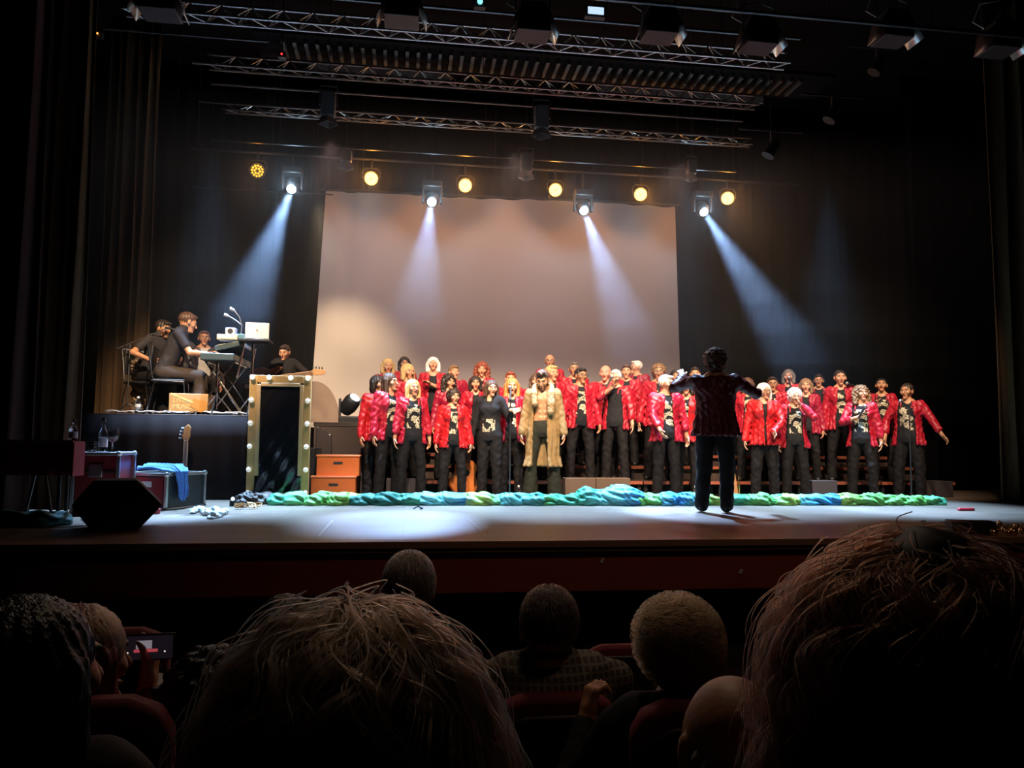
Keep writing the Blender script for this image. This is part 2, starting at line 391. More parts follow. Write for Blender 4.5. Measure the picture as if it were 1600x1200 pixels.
def person(label, px, top, Y, zb, sex='f', hair='bob', hc='brown', skin='fair', jacket='open', shirt='print', yaw=0, hy=0, hp=0, ht=0,
           a='down', b='down', glasses=False, mouth=.5, g=1.0, beard=False, full=True, legs=None, pelvis=None, neck=None, roll=False, flare=.07,
           jcol=(.37, .004, .018), scol=(.012, .011, .012), tcol=(.008, .006, .006), lod=0, name='person', Hf=None, group=None, x=None, curl=.45,
           hem=-.20, rz=None, shoes=True, hn=None, group_root=None, sink=0.0, smat=None):
    p = at(px, top, Y); H = Hf if Hf else (p.z-zb)/1.0
    sc = H/1.715
    if rz is None: rz = -math.atan2(p.x, Y)+math.radians(yaw)
    root = thing(name, label, 'person', (p.x if x is None else x, Y, zb), rz, group)
    seed = abs(hash_(label)) % 1000; rs = np.random.RandomState(seed); ph = rs.uniform(0, 6, 12)
    fem = sex == 'f'; gw = g*(.93 if fem else 1.04)
    A = V(*(pelvis or (0, 0, .90))); B = V(*(neck or (0, .01, 1.46)))
    up = nrm(B-A); xd = V(1, 0, 0); yd = np.cross(up, xd)
    L = np.linalg.norm(B-A)
    def T(u, w, t): return A+up*L*t+xd*u+yd*w
    rx = [q*gw for q in RX]; ry = [q*(g if g < 1 else g**1.3) for q in RY]
    # head frame
    piv = B+up*.005; Rh = rotm(hy, hp, ht); C = piv+Rh @ V(0, -.022, .110)-V(0, 0, sink)
    def Hd(x_, y_, z_): return C+Rh @ V(x_, y_, z_)*HS
    j = .92 if fem else 1.0
    P = [ellh(Hd(0, .018, .028), (.074, .092, .088), .02, R=Rh),
         coneh(Hd(0, -.030, .004), Hd(0, -.054, -.076), .060*j, .030*j, .03),
         cone(Hd(0, .02, -.06), B+up*.0, .050*j, .055*j, .03),
         ellh(Hd(.036, -.058, -.012), (.026, .022, .022), .02, R=Rh), ellh(Hd(-.036, -.058, -.012), (.026, .022, .022), .02, R=Rh),
         coneh(Hd(0, -.086, .016), Hd(0, -.108, -.020), .0075, .0125, .010),
         ellh(Hd(0, -.079, .033), (.046, .012, .009), .014, R=Rh),
         ellh(Hd(0, -.080, -.086), (.020, .014, .014), .014, R=Rh),
         ellh(Hd(0, -.088, -.040), (.021, .010, .006), .006, R=Rh), ellh(Hd(0, -.086, -.057-.012*mouth), (.019, .010, .006), .006, R=Rh),
         ellh(Hd(.077, .004, .002), (.009, .018, .030), .008, R=Rh), ellh(Hd(-.077, .004, .002), (.009, .018, .030), .008, R=Rh),
         ellh(Hd(.031, -.098, .012), (.015, .013, .010), .012, '-', Rh), ellh(Hd(-.031, -.098, .012), (.015, .013, .010), .012, '-', Rh)]
    if mouth > .2: P.append(ellh(Hd(0, -.098, -.048-.006*mouth), (.013, .02, .010*mouth), .004, '-', Rh))
    P.append(loft(A, B, xd, TT, [q*.93 for q in rx], [q*.9 for q in ry], k=.03))
    hands = {}; arms = {}
    for key, spec, sg in (('a', a, -1), ('b', b, 1)):
        Sh = T(sg*.170*gw, 0, .87)
        if spec == 'down': Wt = V(sg*(.245*gw+.03), -.05+rs.uniform(-.03, .03), A[2]-.06+rs.uniform(-.02, .02)); hint = V(sg*.35, .8, 0); hd = V(sg*.02, -.12, -1); n = V(-sg, -.2, 0)
        else:
            Wt = V(*spec[:3]); hint = V(*spec[3]) if len(spec) > 3 else V(sg*.8, .3, -.6); hd = None; n = None
        El, Wt = ik(Sh, Wt, .285, .255, hint)
        if hd is None: hd = V(*spec[4]) if len(spec) > 4 else (Wt-El)
        if n is None: n = V(*spec[5]) if len(spec) > 5 else V(-sg, -.3, .2)
        arms[key] = (Sh, El, Wt, sg); hands[key] = Wt+nrm(hd)*.09
        P += [cone(Sh, El, .046, .040, .03), cone(El, Wt, .040, .026, .015)]
        nn_ = nrm(n); ss_ = np.cross(nrm(hd), nrm(nn_-nrm(hd)*(nn_ @ nrm(hd))))
        # thumb points forward / up
        side = 1 if (ss_ @ V(0, -1, .4)) > 0 else -1
        P += hand_prims(Wt, hd, n, side, curl)
    HEADS[root.name] = (C, Rh, sc)
    fh = .0055 if lod == 0 else .0085
    fine = [[], [], []]
    for i in range(3):
        fine[i].append((C[i]-.12, C[i]+.125, fh))
        if lod == 0:
            for hk in hands.values(): fine[i].append((hk[i]-.10, hk[i]+.10, .0075))
    if shirt == 'none':   # chest muscles
        P += [ell(T(sg*.07, -.075, .72), (.07, .035, .05), .02) for sg in (-1, 1)]
        for t in (.28, .42, .54): P += [ell(T(sg*.03, -.088*ry[3]/.102, t), (.026, .014, .026), .01) for sg in (-1, 1)]
    v, q = sdf_mesh(P, .0135, fine)
    loc = (v-C) @ Rh/HS
    sk = np.array(SKINS[skin]); col = np.ones((len(v), 4)); col[:, :3] = sk*(1+.05*np.sin(v[:, :1]*60+ph[0])*np.sin(v[:, 2:3]*50))
    hx, hy_, hz_ = loc[:, 0], loc[:, 1], loc[:, 2]; front = hy_ < -.05
    lip = front & (np.abs(hx) < .020) & (hz_ < -.038) & (hz_ > -.060-.010*mouth); col[lip, :3] = sk*[.95, .55, .55] if fem else sk*[.85, .6, .6]
    if mouth > .2:
        mo = front & (np.abs(hx) < .013) & (np.abs(hz_+.048+.006*mouth) < .007*mouth); col[mo, :3] = (.09, .02, .015)
    for sg in (-1, 1):
        e = front & (((hx-sg*.031)/.014)**2+((hz_-.012)/.0075)**2 < 1); col[e, :3] = (.45, .40, .36)
        e = front & (((hx-sg*.031)/.007)**2+((hz_-.012)/.007)**2 < 1); col[e, :3] = (.02, .012, .01)
        e = front & (np.abs(hx-sg*.032) < .019) & (np.abs(hz_-.034) < .0045); col[e, :3] = np.array(HAIR[hc])*.6+.01
    if beard:
        bd = (hy_ < -.005) & (hz_ < -.03) & (hz_ > -.12) & ~lip & (loc[:, 0]**2+loc[:, 2]**2 < .02); col[bd, :3] = col[bd, :3]*.35+np.array(HAIR[hc])*.4
    np_mesh('body', v, q, M_SKIN, root, col, sc)
    # hair
    if hair != 'none': hair_mesh(root, hair, hc, Hd, Rh, C, sc, ph, lod, B)
    if glasses:
        m = MB(); ring = lambda sg: [Hd(sg*.033+.024*math.cos(t), -.104, .010+.019*math.sin(t)) for t in np.linspace(0, 2*PI, 13)]
        for sg in (-1, 1):
            m.tube(ring(sg), .0026, 6); m.bar(Hd(sg*.057, -.102, .014), Hd(sg*.080, .0, .014), .0024, 6)
        m.bar(Hd(-.010, -.106, .012), Hd(.010, -.106, .012), .0026, 6)
        m.v = [tuple(Vector(q_)*sc) for q_ in m.v]; m.build('glasses', M_BLACK, root)
    def wr(X, Y_, Z, amp=.004, f=55):
        return amp*(np.sin(f*X+ph[1]+1.3*np.sin(31*Z+ph[2]))*np.sin(f*.8*Z+ph[3]+2*np.sin(24*Y_+ph[4])) + .6*np.sin(f*1.7*Y_+ph[5]+f*.7*X)*np.sin(f*.5*Z+ph[6]))
    # shirt
    if shirt != 'none':
        sr = [q+.010 for q in rx]; sy = [q+.010 for q in ry]
        P = [loft(A, B, xd, TT[:-1], sr[:-1], sy[:-1], k=.02)]
        if fem:
            P += [ell(T(sg*.068, -.088*ry[5]/.115, .66), (.058*g, .036*g, .055), .05) for sg in (-1, 1)]
        P.append(gen(lambda X, Y_, Z: np.sqrt((X/.075)**2+((Y_-B[1]+.09)/.09)**2+((Z-B[2]-.005)/(.075 if fem else .05))**2)*.06-.06, (B[0]-.09, B[1]-.2, B[2]-.08), (B[0]+.09, B[1]+.01, B[2]+.08), .006, '-'))
        if jacket is None:
            if not fem: P.append(cone(B-up*.03, B+up*.035, .070, .060, .02))
            P.append(cone(T(-.125, .005, .92), T(.125, .005, .92), .070, .070, .04))
            for (Sh, El, Wt, sg) in arms.values():
                if shirt == 'long': P += [cone(Sh, El, .060, .048, .03), cone(El, El+(Wt-El)*.93, .048, .034, .015)]
                else: P += [cone(Sh, Sh+(El-Sh)*.62, .060, .058, .03)]
        elif shirt == 'long':
            for (Sh, El, Wt, sg) in arms.values(): P += [cone(Sh, El, .060, .048, .03), cone(El, El+(Wt-El)*.93, .048, .034, .015)]
        v, q = sdf_mesh(P, .012, disp=lambda X, Y_, Z: wr(X, Y_, Z, .0025, 45))
        col = np.ones((len(v), 4)); col[:, :3] = scol; col[:, 3] = 0
        if shirt == 'print' or shirt == 'long':
            tz = ((v-A) @ up)/L; lo_, hi_ = (.18, .78) if shirt == 'print' else (.1, .42)
            pr = (v[:, 1] < A[1]-.03) & (np.abs(v[:, 0]) < .09) & (tz > lo_) & (tz < hi_); col[pr, 3] = 1
        np_mesh('shirt', v, q, smat or M_PRINT, root, col, sc)
    # trousers and legs
    if full:
        if legs is None:
            w = .095 if not fem else .085; sp = rs.uniform(.0, .04)
            legs = [((-w, 0, A[2]-.02), (-w-.015-sp, -.02, .49), (-w-.03-sp, .0, .06)), ((w, 0, A[2]-.02), (w+.015+sp, -.02, .49), (w+.03+sp, .0, .06))]
        P = [loft(A-up*.03, A+up*.13, xd, [-.3, 0, .5, 1], [.13*gw, .165*gw, .168*gw, .15*gw], [.09*g, .112*g, .117*g, .105*g], k=.03)]
        for (h_, k_, n_) in legs:
            P += [cone(h_, k_, .098*g, .072*g, .03), cone(k_, n_, .070*g, flare, .02)]
        mx = min(l_[2][2] for l_ in legs)
        def dz(X, Y_, Z):
            return wr(X, Y_, Z, .006, 38)*np.clip((A[2]+.02-Z)/.3, .2, 1)
        v, q = sdf_mesh(P, .0135 if lod == 0 else .017, disp=dz)
        col = np.ones((len(v), 4)); col[:, :3] = tcol; col[:, 3] = 0
        np_mesh('trousers', v, q, M_PRINT, root, col, sc)
        if shoes:
            for (h_, k_, n_) in legs:
                n_ = V(*n_); dd = nrm(V(n_[0]*.6, -1, 0)) if hn is None else nrm(V(*hn))
                P = [cone(n_+V(0, .03, -.02), n_+dd*.15+V(0, 0, -.028), .040, .032, .02), cone(n_, n_+V(0, 0, .03), .045, .04, .02),
                     gen(lambda X, Y_, Z: Z-(n_[2]-.06)+0*X+0*Y_, n_-V(.2, .3, .2), n_+V(.2, .3, -.055), .001, '-')]
                v, q = sdf_mesh(P, .012)
                np_mesh('shoe', v, q, M_BLACK, root, None, sc)
    # jacket
    if jacket:
        coat = jacket == 'coat'
        hm = hem if not coat else -.85
        t2 = [hm, min(hm+.25, -.05)] + TT[1:]
        ex = .03 if not coat else .042
        r1 = [rx[0]+ex+(.035 if not coat else .06), rx[0]+ex+.022] + [q+ex for q in rx[1:]]
        r2 = [ry[0]+ex+(.03 if not coat else .04), ry[0]+ex+.02] + [q+ex for q in ry[1:]]
        P = [loft(A, B, xd, t2[:-1], r1[:-1], r2[:-1], k=.02)]
        for (Sh, El, Wt, sg) in arms.values():
            e = .62 if roll else .97
            P += [cone(Sh+V(0, 0, .0), El, .070 if not fem else .063, .055, .045), cone(El, El+(Wt-El)*e, .055, .050 if not roll else .056, .02)]
        if fem: P += [ell(T(sg*.066, -.095*ry[5]/.115, .66), (.075*g, .055*g, .07), .05) for sg in (-1, 1)]
        if coat:
            P.append(gen(lambda X, Y_, Z: np.maximum(np.abs(X+.03)-(.085+.02*np.clip((1.3-Z), 0, 1)), Y_+.0+0*Z), (-.19, -.4, .0), (.18, .02, 1.40), .02, '-'))
        else:
            ww = [.115, .095, .065, .05, .04] if jacket == 'open' else [.04, .018, .010, .03, .045]
            if jacket == 'wide': ww = [.15, .14, .12, .10, .06]
            o_ = rs.uniform(-.015, .015)
            P.append(gen(lambda X, Y_, Z: np.maximum(np.abs(X-o_)-np.interp(Z, [.6, .8, 1.1, 1.38, 1.5], ww), Y_+.03+0*Z), (-.2, -.4, A[2]+hm*L-.05), (.2, .02, 1.55), .014, '-'))
        P.append(gen(lambda X, Y_, Z: np.sqrt((X/.07)**2+((Y_-B[1]+.03)/.08)**2+((Z-B[2]-.02)/.07)**2)*.06-.06, (B[0]-.09, B[1]-.13, B[2]-.07), (B[0]+.09, B[1]+.07, B[2]+.1), .01, '-'))
        if not coat:
            for sg in (-1, 1):
                P += [cone(T(sg*.055, .04, 1.0), T(sg*.075, -.085, .90), .018, .016, .012), cone(T(sg*.075, -.085, .90), T(sg*.072, -.135*ry[5]/.115, .76), .015, .010, .012)]
        a1 = .0088 if not coat else .0045
        def dj(X, Y_, Z):
            th = np.arctan2(X-A[0], -(Y_-A[1])); wz = np.clip((1.15-Z)/.35, .12, 1)
            return a1*1.2*(np.sin(th*17+ph[0]+1.5*np.sin(Z*9+ph[1]))+.5*np.sin(th*31+ph[2]+np.sin(Z*14)))*wz+wr(X, Y_, Z, a1*.62, 62)
        v, q = sdf_mesh(P, .0115 if lod == 0 else .0135, disp=dj)
        col = np.ones((len(v), 4)); col[:, :3] = jcol; col[:, 3] = 0
        np_mesh('coat' if coat else 'jacket', v, q, M_VELVET if not coat else M_PRINT, root, col, sc)
        if coat:
            P = []
            pts = [(-.10, -.135, .62), (-.115, -.10, .86), (-.10, .0, 1.02), (-.05, .07, 1.1), (.05, .07, 1.1), (.10, .0, 1.02), (.115, -.10, .86), (.12, -.14, .62), (.11, -.15, .42)]
            for p0, p1 in zip(pts, pts[1:]): P.append(cone(T(*p0), T(*p1), .046, .046, .02))
            v, q = sdf_mesh(P, .010, disp=lambda X, Y_, Z: .009*np.sin(150*X+ph[1])*np.sin(140*Z+ph[2])*np.sin(150*Y_))
            col = np.ones((len(v), 4)); col[:, :3] = (.32, .20, .09); col[:, 3] = 0
            np_mesh('fur_collar', v, q, M_PRINT, root, col, sc)
    return root, hands, sc

def hash_(s):
    h = 7
    for c in s: h = (h*31+ord(c)) % 1000003
    return h

def hair_mesh(root, style, hc, Hd, Rh, C, sc, ph, lod, B):
    E = lambda c, r, k=.02, op='+': ellh(Hd(*c), r, k, op, Rh)
    K = lambda a, b, r1, r2, k=.02, op='+': coneh(Hd(*a), Hd(*b), r1, r2, k, op)
    cav = [E((0, -.105, -.02), (.060, .075, .088), .012, '-'), E((0, -.10, -.09), (.055, .085, .07), .012, '-')]
    amp, fr = .0035, 110
    if style == 'short':
        P = [E((0, .022, .038), (.081, .097, .088)), E((0, -.05, .09), (.055, .035, .02)), E((0, -.10, -.015), (.09, .085, .083), .012, '-'),
             E((0, .0, -.135), (.12, .16, .085), .015, '-'), E((.09, -.01, -.02), (.03, .03, .04), .01, '-'), E((-.09, -.01, -.02), (.03, .03, .04), .01, '-')]
    elif style == 'quiff':
        P = [E((0, .022, .04), (.081, .097, .092)), E((0, -.055, .115), (.055, .045, .035)), E((0, -.10, -.015), (.09, .085, .083), .012, '-'),
             E((0, .0, -.135), (.12, .16, .095), .015, '-'), E((.09, -.01, -.02), (.03, .03, .04), .01, '-'), E((-.09, -.01, -.02), (.03, .03, .04), .01, '-')]; amp = .006
    elif style == 'bald':
        P = [E((0, .035, .0), (.080, .082, .05)), E((0, -.08, .0), (.12, .085, .12), .012, '-'), E((0, .0, -.12), (.12, .16, .07), .012, '-')]
    elif style == 'bob':
        P = [E((0, .022, .034), (.090, .101, .096)), E((0, .055, -.05), (.084, .060, .085)), K((.074, .01, .02), (.078, .0, -.085), .034, .030), K((-.074, .01, .02), (-.078, .0, -.085), .034, .030)] + cav
    elif style == 'long':
        P = [E((0, .022, .034), (.088, .100, .094)), E((0, .06, -.06), (.084, .055, .10)), K((.074, .01, .02), (.082, -.01, -.21), .033, .030), K((-.074, .01, .02), (-.082, -.01, -.21), .033, .030),
             K((0, .06, 0), (0, .075, -.20), .07, .05)] + cav
    elif style == 'curly':
        P = [E((0, .022, .040), (.100, .108, .100)), E((0, .05, -.05), (.105, .075, .10)), K((.085, .01, .02), (.098, .0, -.12), .042, .040), K((-.085, .01, .02), (-.098, .0, -.12), .042, .040)] + cav; amp = .010; fr = 85
    elif style == 'afro':
        P = [E((0, .025, .035), (.098, .108, .098)), E((0, .05, -.02), (.09, .07, .075))] + cav; amp = .009; fr = 85
    elif style == 'curly_short':
        P = [E((0, .025, .045), (.112, .116, .104)), E((0, .06, -.02), (.095, .07, .075))] + cav; amp = .009; fr = 80
    elif style == 'tied':
        P = [E((0, .022, .036), (.080, .096, .087)), E((0, .10, .05), (.035, .035, .035)), E((0, -.10, -.012), (.085, .08, .085), .012, '-'), E((0, -.01, -.125), (.12, .16, .08), .015, '-')]
    def dh(X, Y, Z):
        x, y, z = X-C[0], Y-C[1], Z-C[2]
        if amp > .005: return amp*np.sin(fr*x+ph[1]+1.4*np.sin(fr*.5*z))*np.sin(fr*.9*z+ph[2])*np.sin(fr*.9*y+ph[3])*1.6
        th = np.arctan2(x, y-.02); return amp*np.sin(th*19+ph[1]+2.2*np.sin(z*24+ph[2]))
    v, q = sdf_mesh(P, .0075 if lod == 0 else .010, disp=dh)
    np_mesh('hair', v, q, hair_mat(hc), root, None, sc)
def hair_mat(hc):
    c = HAIR[hc]; return mat('hair_'+hc, c, .42, 0, .35, 30, .5, 160, stretch=(1, 1, .2))
M_VELVET = attr_mat('red_velvet', .46)
_b = M_VELVET.node_tree.nodes['Principled BSDF']; _b.inputs['Sheen Weight'].default_value = .25; _b.inputs['Sheen Roughness'].default_value = .35; _b.inputs['Sheen Tint'].default_value = (1, .12, .12, 1)
# ------------------------------------------------------------------ stage floor, apron, hall, walls
YE = 5.97
def stage_floor_mat():
    m = bpy.data.materials.new('stage_boards'); m.use_nodes = True; nt = m.node_tree; N = nt.nodes; L = nt.links
    b = N['Principled BSDF']; tc = N.new('ShaderNodeTexCoord')
    br = N.new('ShaderNodeTexBrick'); L.new(tc.outputs['Object'], br.inputs['Vector'])
    br.inputs['Scale'].default_value = 1.0; br.inputs['Brick Width'].default_value = 2.4; br.inputs['Row Height'].default_value = .14; br.inputs['Mortar Size'].default_value = .004
    br.inputs['Color1'].default_value = (.20, .14, .10, 1); br.inputs['Color2'].default_value = (.25, .18, .13, 1); br.inputs['Mortar'].default_value = (.03, .02, .015, 1)
    n = N.new('ShaderNodeTexNoise'); n.inputs['Scale'].default_value = 3; n.inputs['Detail'].default_value = 6; mp = N.new('ShaderNodeMapping'); mp.inputs['Scale'].default_value = (.5, 4, 1)
    L.new(tc.outputs['Object'], mp.inputs[0]); L.new(mp.outputs[0], n.inputs['Vector'])
    mx = N.new('ShaderNodeMixRGB'); mx.blend_type = 'MULTIPLY'; mx.inputs[0].default_value = .5; L.new(br.outputs['Color'], mx.inputs[1]); L.new(n.outputs[0], mx.inputs[2]); L.new(mx.outputs[0], b.inputs['Base Color'])
    mr = N.new('ShaderNodeMapRange'); mr.inputs['To Min'].default_value = .34; mr.inputs['To Max'].default_value = .52; L.new(n.outputs[0], mr.inputs[0]); L.new(mr.outputs[0], b.inputs['Roughness'])
    return m
m = MB().box((1.5, (YE+15.6)/2, -.04), (24, 15.6-YE, .08)); struct(m.build('floor', stage_floor_mat()))
M_APRON = mat('apron_wood', (.24, .05, .03), .5, 0, .2, 2, stretch=(1, 1, 6))
m = MB().box((1.5, YE+.05, -.02), (24, .14, .05)); struct(m.build('trim_1', mat('edge_strip', (.22, .13, .09), .4)))
m = MB().box((1.5, YE+.1, -.22), (24, .12, .35)); struct(m.build('wall_apron', M_APRON))
m = MB().box((1.5, YE+.5, -.75), (24, .2, .9)); struct(m.build('wall_under_stage', M_RIGDARK))
m = MB().box((1.5, 4.2, -1.18), (24, 4.6, .1)); struct(m.build('floor_hall', mat('hall_carpet', (.03, .008, .010), .9)))
for i, (y, z) in enumerate([(1.65, -1.0), (.8, -.84), (-.1, -.64), (-1.2, -.5)]):
    h = .85 if i < 3 else 1.4
    m = MB().box((1.5, y, z-.2), (24, .9 if i < 3 else 1.5, .4)); struct(m.build('floor_tier', mat('hall_carpet', (.03, .008, .010), .9)))
M_HALL = mat('hall_wall', (.008, .007, .008), .95); M_HALL.node_tree.nodes['Principled BSDF'].inputs['Specular IOR Level'].default_value = .08
for nm, c, s_ in [('wall_left', (-9.6, 6, 3.2), (.2, 20, 9.4)), ('wall_right', (12.2, 6, 3.2), (.2, 20, 9.4)), ('wall_back', (1.5, 15.7, 3.2), (24, .2, 9.4)), ('wall_rear', (1.5, -3, 3.2), (24, .2, 9.4)), ('ceiling', (1.5, 6, 8.0), (24, 20, .2))]:
    struct(MB().box(c, s_).build(nm, M_HALL))
# grid joists under the ceiling
joist = None
for i in range(50):
    x = -1.9+i*.165
    if joist is None:
        joist = tag(MB().box((0, 0, 0), (.05, .50, .05)).build('grid_slat', mat('slat_grey', (.055, .05, .046), .6)), 'pale grey slat of the open grid above the first truss', 'slat', 'slats of the overhead grid'); joist.location = (x, 11.45, 6.6); o = joist
    else:
        o = joist.copy(); COL.objects.link(o); o.location = (x, 11.45, 6.6)
struct(MB().box((2.2, 11.45, 6.66), (9, .8, .06)).build('ceiling_grid_board', M_DRAPE))

# ------------------------------------------------------------------ curtains
def curtain(name, x0, x1, Y, z0, z1, m, n=9, amp=.10, label='', cat='curtain', seed=0, group=None, gather=0.0):
    rs = np.random.RandomState(seed); ph = rs.uniform(0, 6, 4); mb = MB()
    def fn(u, v):
        x = x0+(x1-x0)*u; a = amp*(.6+.4*math.sin(u*5+ph[2]))
        y = Y+a*math.sin(u*n*2*PI+ph[0]+.5*math.sin(v*3+ph[1]))+.3*a*math.sin(u*n*4.7*PI+ph[3])
        return (x+.02*math.sin(v*5+u*20), y, z0+(z1-z0)*v)
    mb.grid(fn, n*12, 10)
    return tag(mb.build(name, m, solid=.01), label, cat, group)
curtain('back_drape', -9.4, 12, 15.1, 0, 7.8, M_DRAPE, 34, .12, 'full-width black backdrop drape behind the projection cloth', seed=1)
xa = lambda px, Y: at(px, 690, Y).x
curtain('wing_curtain', xa(-110, 8.0), xa(42, 8.0), 8.0, 0.02, 7.5, mat('maroon_drape', (.05, .018, .016), .85), 5, .09, 'dark maroon leg curtain at the far left edge of the stage', seed=2)
curtain('wing_curtain', xa(20, 8.6), xa(118, 8.6), 8.6, 0.02, 7.5, M_BROWNDRAPE, 5, .09, 'brown leg curtain left of the band, second from the front', seed=3)
curtain('wing_curtain', xa(110, 11.8), xa(196, 11.8), 12.6, 0.02, 7.5, M_BROWNDRAPE, 5, .09, 'brown leg curtain directly behind the boom microphone stand', seed=4)
curtain('wing_curtain', xa(196, 14.3), xa(505, 14.3), 14.6, 0.02, 7.5, M_DRAPE, 12, .06, 'black drape filling the gap left of the projection cloth', seed=5)
curtain('wing_curtain', xa(1055, 14.4), xa(1440, 14.4), 14.7, 0.02, 7.5, M_DRAPE, 12, .06, 'black drape filling the gap right of the projection cloth', seed=6)
curtain('wing_curtain', xa(1425, 12.4), xa(1580, 12.4), 12.4, 0.02, 7.5, M_DRAPE, 7, .08, 'black leg curtain behind the rightmost singer', seed=7)
curtain('wing_curtain', xa(1560, 9.6), xa(1720, 9.6), 9.6, 0.02, 7.5, M_BROWNDRAPE, 6, .09, 'brown leg curtain at the far right edge of the stage', seed=8)
curtain('side_masking', -9.3, xa(-100, 5.9), 5.9, 0.02, 7.5, M_DRAPE, 8, .05, 'black masking drape left of the stage opening', seed=9)

# ------------------------------------------------------------------ projection cloth
YS = 14.2
tl, tr = at(509, 299, YS), at(1055, 322, YS); bl, br_ = at(482, 690, YS), at(1066, 690, YS)
bl.z = br_.z = 1.0
def sfn(u, v):
    top = tl.lerp(tr, u); bot = bl.lerp(br_, u)
    top.z += .012*math.sin(u*70)+.02*math.sin(u*11)
    p = bot.lerp(top, v)
    p.y += .03*math.sin(u*9)*(1-v*.5)+.018*math.sin(u*31+v*3)*(1-v)+.06*math.exp(-((u-.07)/.02)**2)*math.sin(v*2)*.5
    return tuple(p)
scr = thing('projection_cloth', 'large pale projection cloth hung behind the choir', 'screen', (0, YS, 0))
o = MB().grid(sfn, 160, 40).build('cloth', mat('screen_cloth', (.62, .56, .54), .85, 0, .08, 1.2, .1, 30), scr, loc=(0, YS, 0)); o.location = (0, 0, 0)
mb = MB(); mb.bar(tl+Vector((-.1, 0, .03)), tr+Vector((.1, 0, .03)), .025); 
for f in (.1, .9): q = tl.lerp(tr, f); mb.bar(q, (q.x, q.y, 7.89), .006, 6)
o = mb.build('batten', M_DSTEEL, scr, loc=(0, YS, 0)); o.location = (0, 0, 0)

# ------------------------------------------------------------------ trusses, pipes
def truss(name, A_, B_, s_, label, diag=24, r=.022, m=None):
    m = m or M_TRUSS
    A_ = Vector(A_); B_ = Vector(B_); t = thing(name, label, 'truss', tuple((A_+B_)/2))
    base = (A_+B_)/2; offs = [Vector((0, 0, s_)), Vector((0, -s_*.5, 0)), Vector((0, s_*.5, 0))]
    for o_ in offs:
        o = MB().bar(A_+o_-base, B_+o_-base, r).build('chord', m, t)
    for a_, b_ in ((0, 1), (0, 2), (1, 2)):
        mb = MB()
        for i in range(diag):
            p = A_.lerp(B_, i/diag)+offs[a_ if i % 2 == 0 else b_]-base; q = A_.lerp(B_, (i+1)/diag)+offs[b_ if i % 2 == 0 else a_]-base
            mb.bar(p, q, r*.45, 6)
        mb.build('lacing', m, t)
    return t
def pxpipe(name, p0, p1, Y, r, label, m=None, cat='pipe', group=None):
    a_, b_ = at(*p0, Y), at(*p1, Y); b_.z = a_.z = (a_.z+b_.z)/2
    c = (a_+b_)/2; t = thing(name, label, cat, tuple(c), 0, group); MB().bar(a_-c, b_-c, r).build('tube', m or M_DSTEEL, t)
    for f in (.12, .88):
        q = a_.lerp(b_, f)-c; MB().bar(q, q+Vector((0, 0, 7.89-c.z)), .005, 6).build('hanging_wire', M_BLACK, t)
    return t
def tz(px, py, Y): return at(px, py, Y).z
z1 = tz(750, 64, 8.6)
truss('lighting_truss', (xa(160, 8.6), 8.6, z1-.0), (xa(1240, 8.6), 8.6, z1-.0), .17, 'front aluminium lattice truss, nearest of the overhead trusses', 46, .016)
z2 = tz(750, 135, 10.6)
truss('lighting_truss', (xa(300, 10.6), 10.6, z2), (xa(1190, 10.6), 10.6, z2), .17, 'middle aluminium lattice truss in front of the pale overhead boards', 44, .018)
z3 = tz(800, 203, 12.2)
truss('lighting_truss', (xa(330, 12.2), 12.2, z3), (xa(1180, 12.2), 12.2, z3), .13, 'rear aluminium lattice truss above the row of amber lamps', 40, .016)
for p0, p1, Y, r, lb in [((300, 112), (1180, 150), 10.2, .018, 'thin steel pipe just in front of the middle truss'),
                      ((330, 132), (1160, 188), 11.2, .020, 'steel pipe just behind the middle truss'),
                      ((310, 170), (1150, 205), 11.9, .016, 'thin pipe a little in front of the rear truss'),
                      ((330, 226), (1150, 262), 12.9, .016, 'dark pipe between rear truss and amber lamps'),
                      ((300, 238), (1250, 284), 13.35, .024, 'dark pipe that carries the amber and blue-white lamps'),
                      ((300, 297), (520, 300), 13.9, .014, 'short pipe end left of the projection cloth top'),
                      ((480, 12), (1250, 44), 8.0, .018, 'pipe just above the front truss'),
                      ((200, -25), (1600, 20), 7.1, .022, 'pipe at the top edge carrying the barn-door lamps'),
                      ((160, 48), (420, 62), 9.4, .014, 'faint short pipe left of the middle truss'),]:
    pxpipe('rigging_pipe', p0, p1, Y, r, lb, M_TRUSS if 10 < Y < 12.5 else M_DSTEEL)
for (x0, y0, x1, y1) in [(482, 103, 702, 124), (934, 137, 1192, 156)]:
    a_, b_ = at(x0, y0, 11.6), at(x1, y1, 11.6)
    bt = MB().box((0, 0, 0), (b_.x-a_.x, .03, .125)).build('overhead_board', mat('pale_board', (.30, .24, .23), .7)); bt.location = ((a_.x+b_.x)/2, 11.6, (a_.z+b_.z)/2)
    for sx in (-.45, .45): MB().bar((sx*(b_.x-a_.x), .02, 0), (sx*(b_.x-a_.x), .02, 7.89-bt.location.z), .005, 6).build('hanging_wire', M_BLACK, bt)
    tag(bt, 'pale narrow board hung behind the %s of the middle truss' % ('left part' if x0 < 500 else 'right part'), 'board')
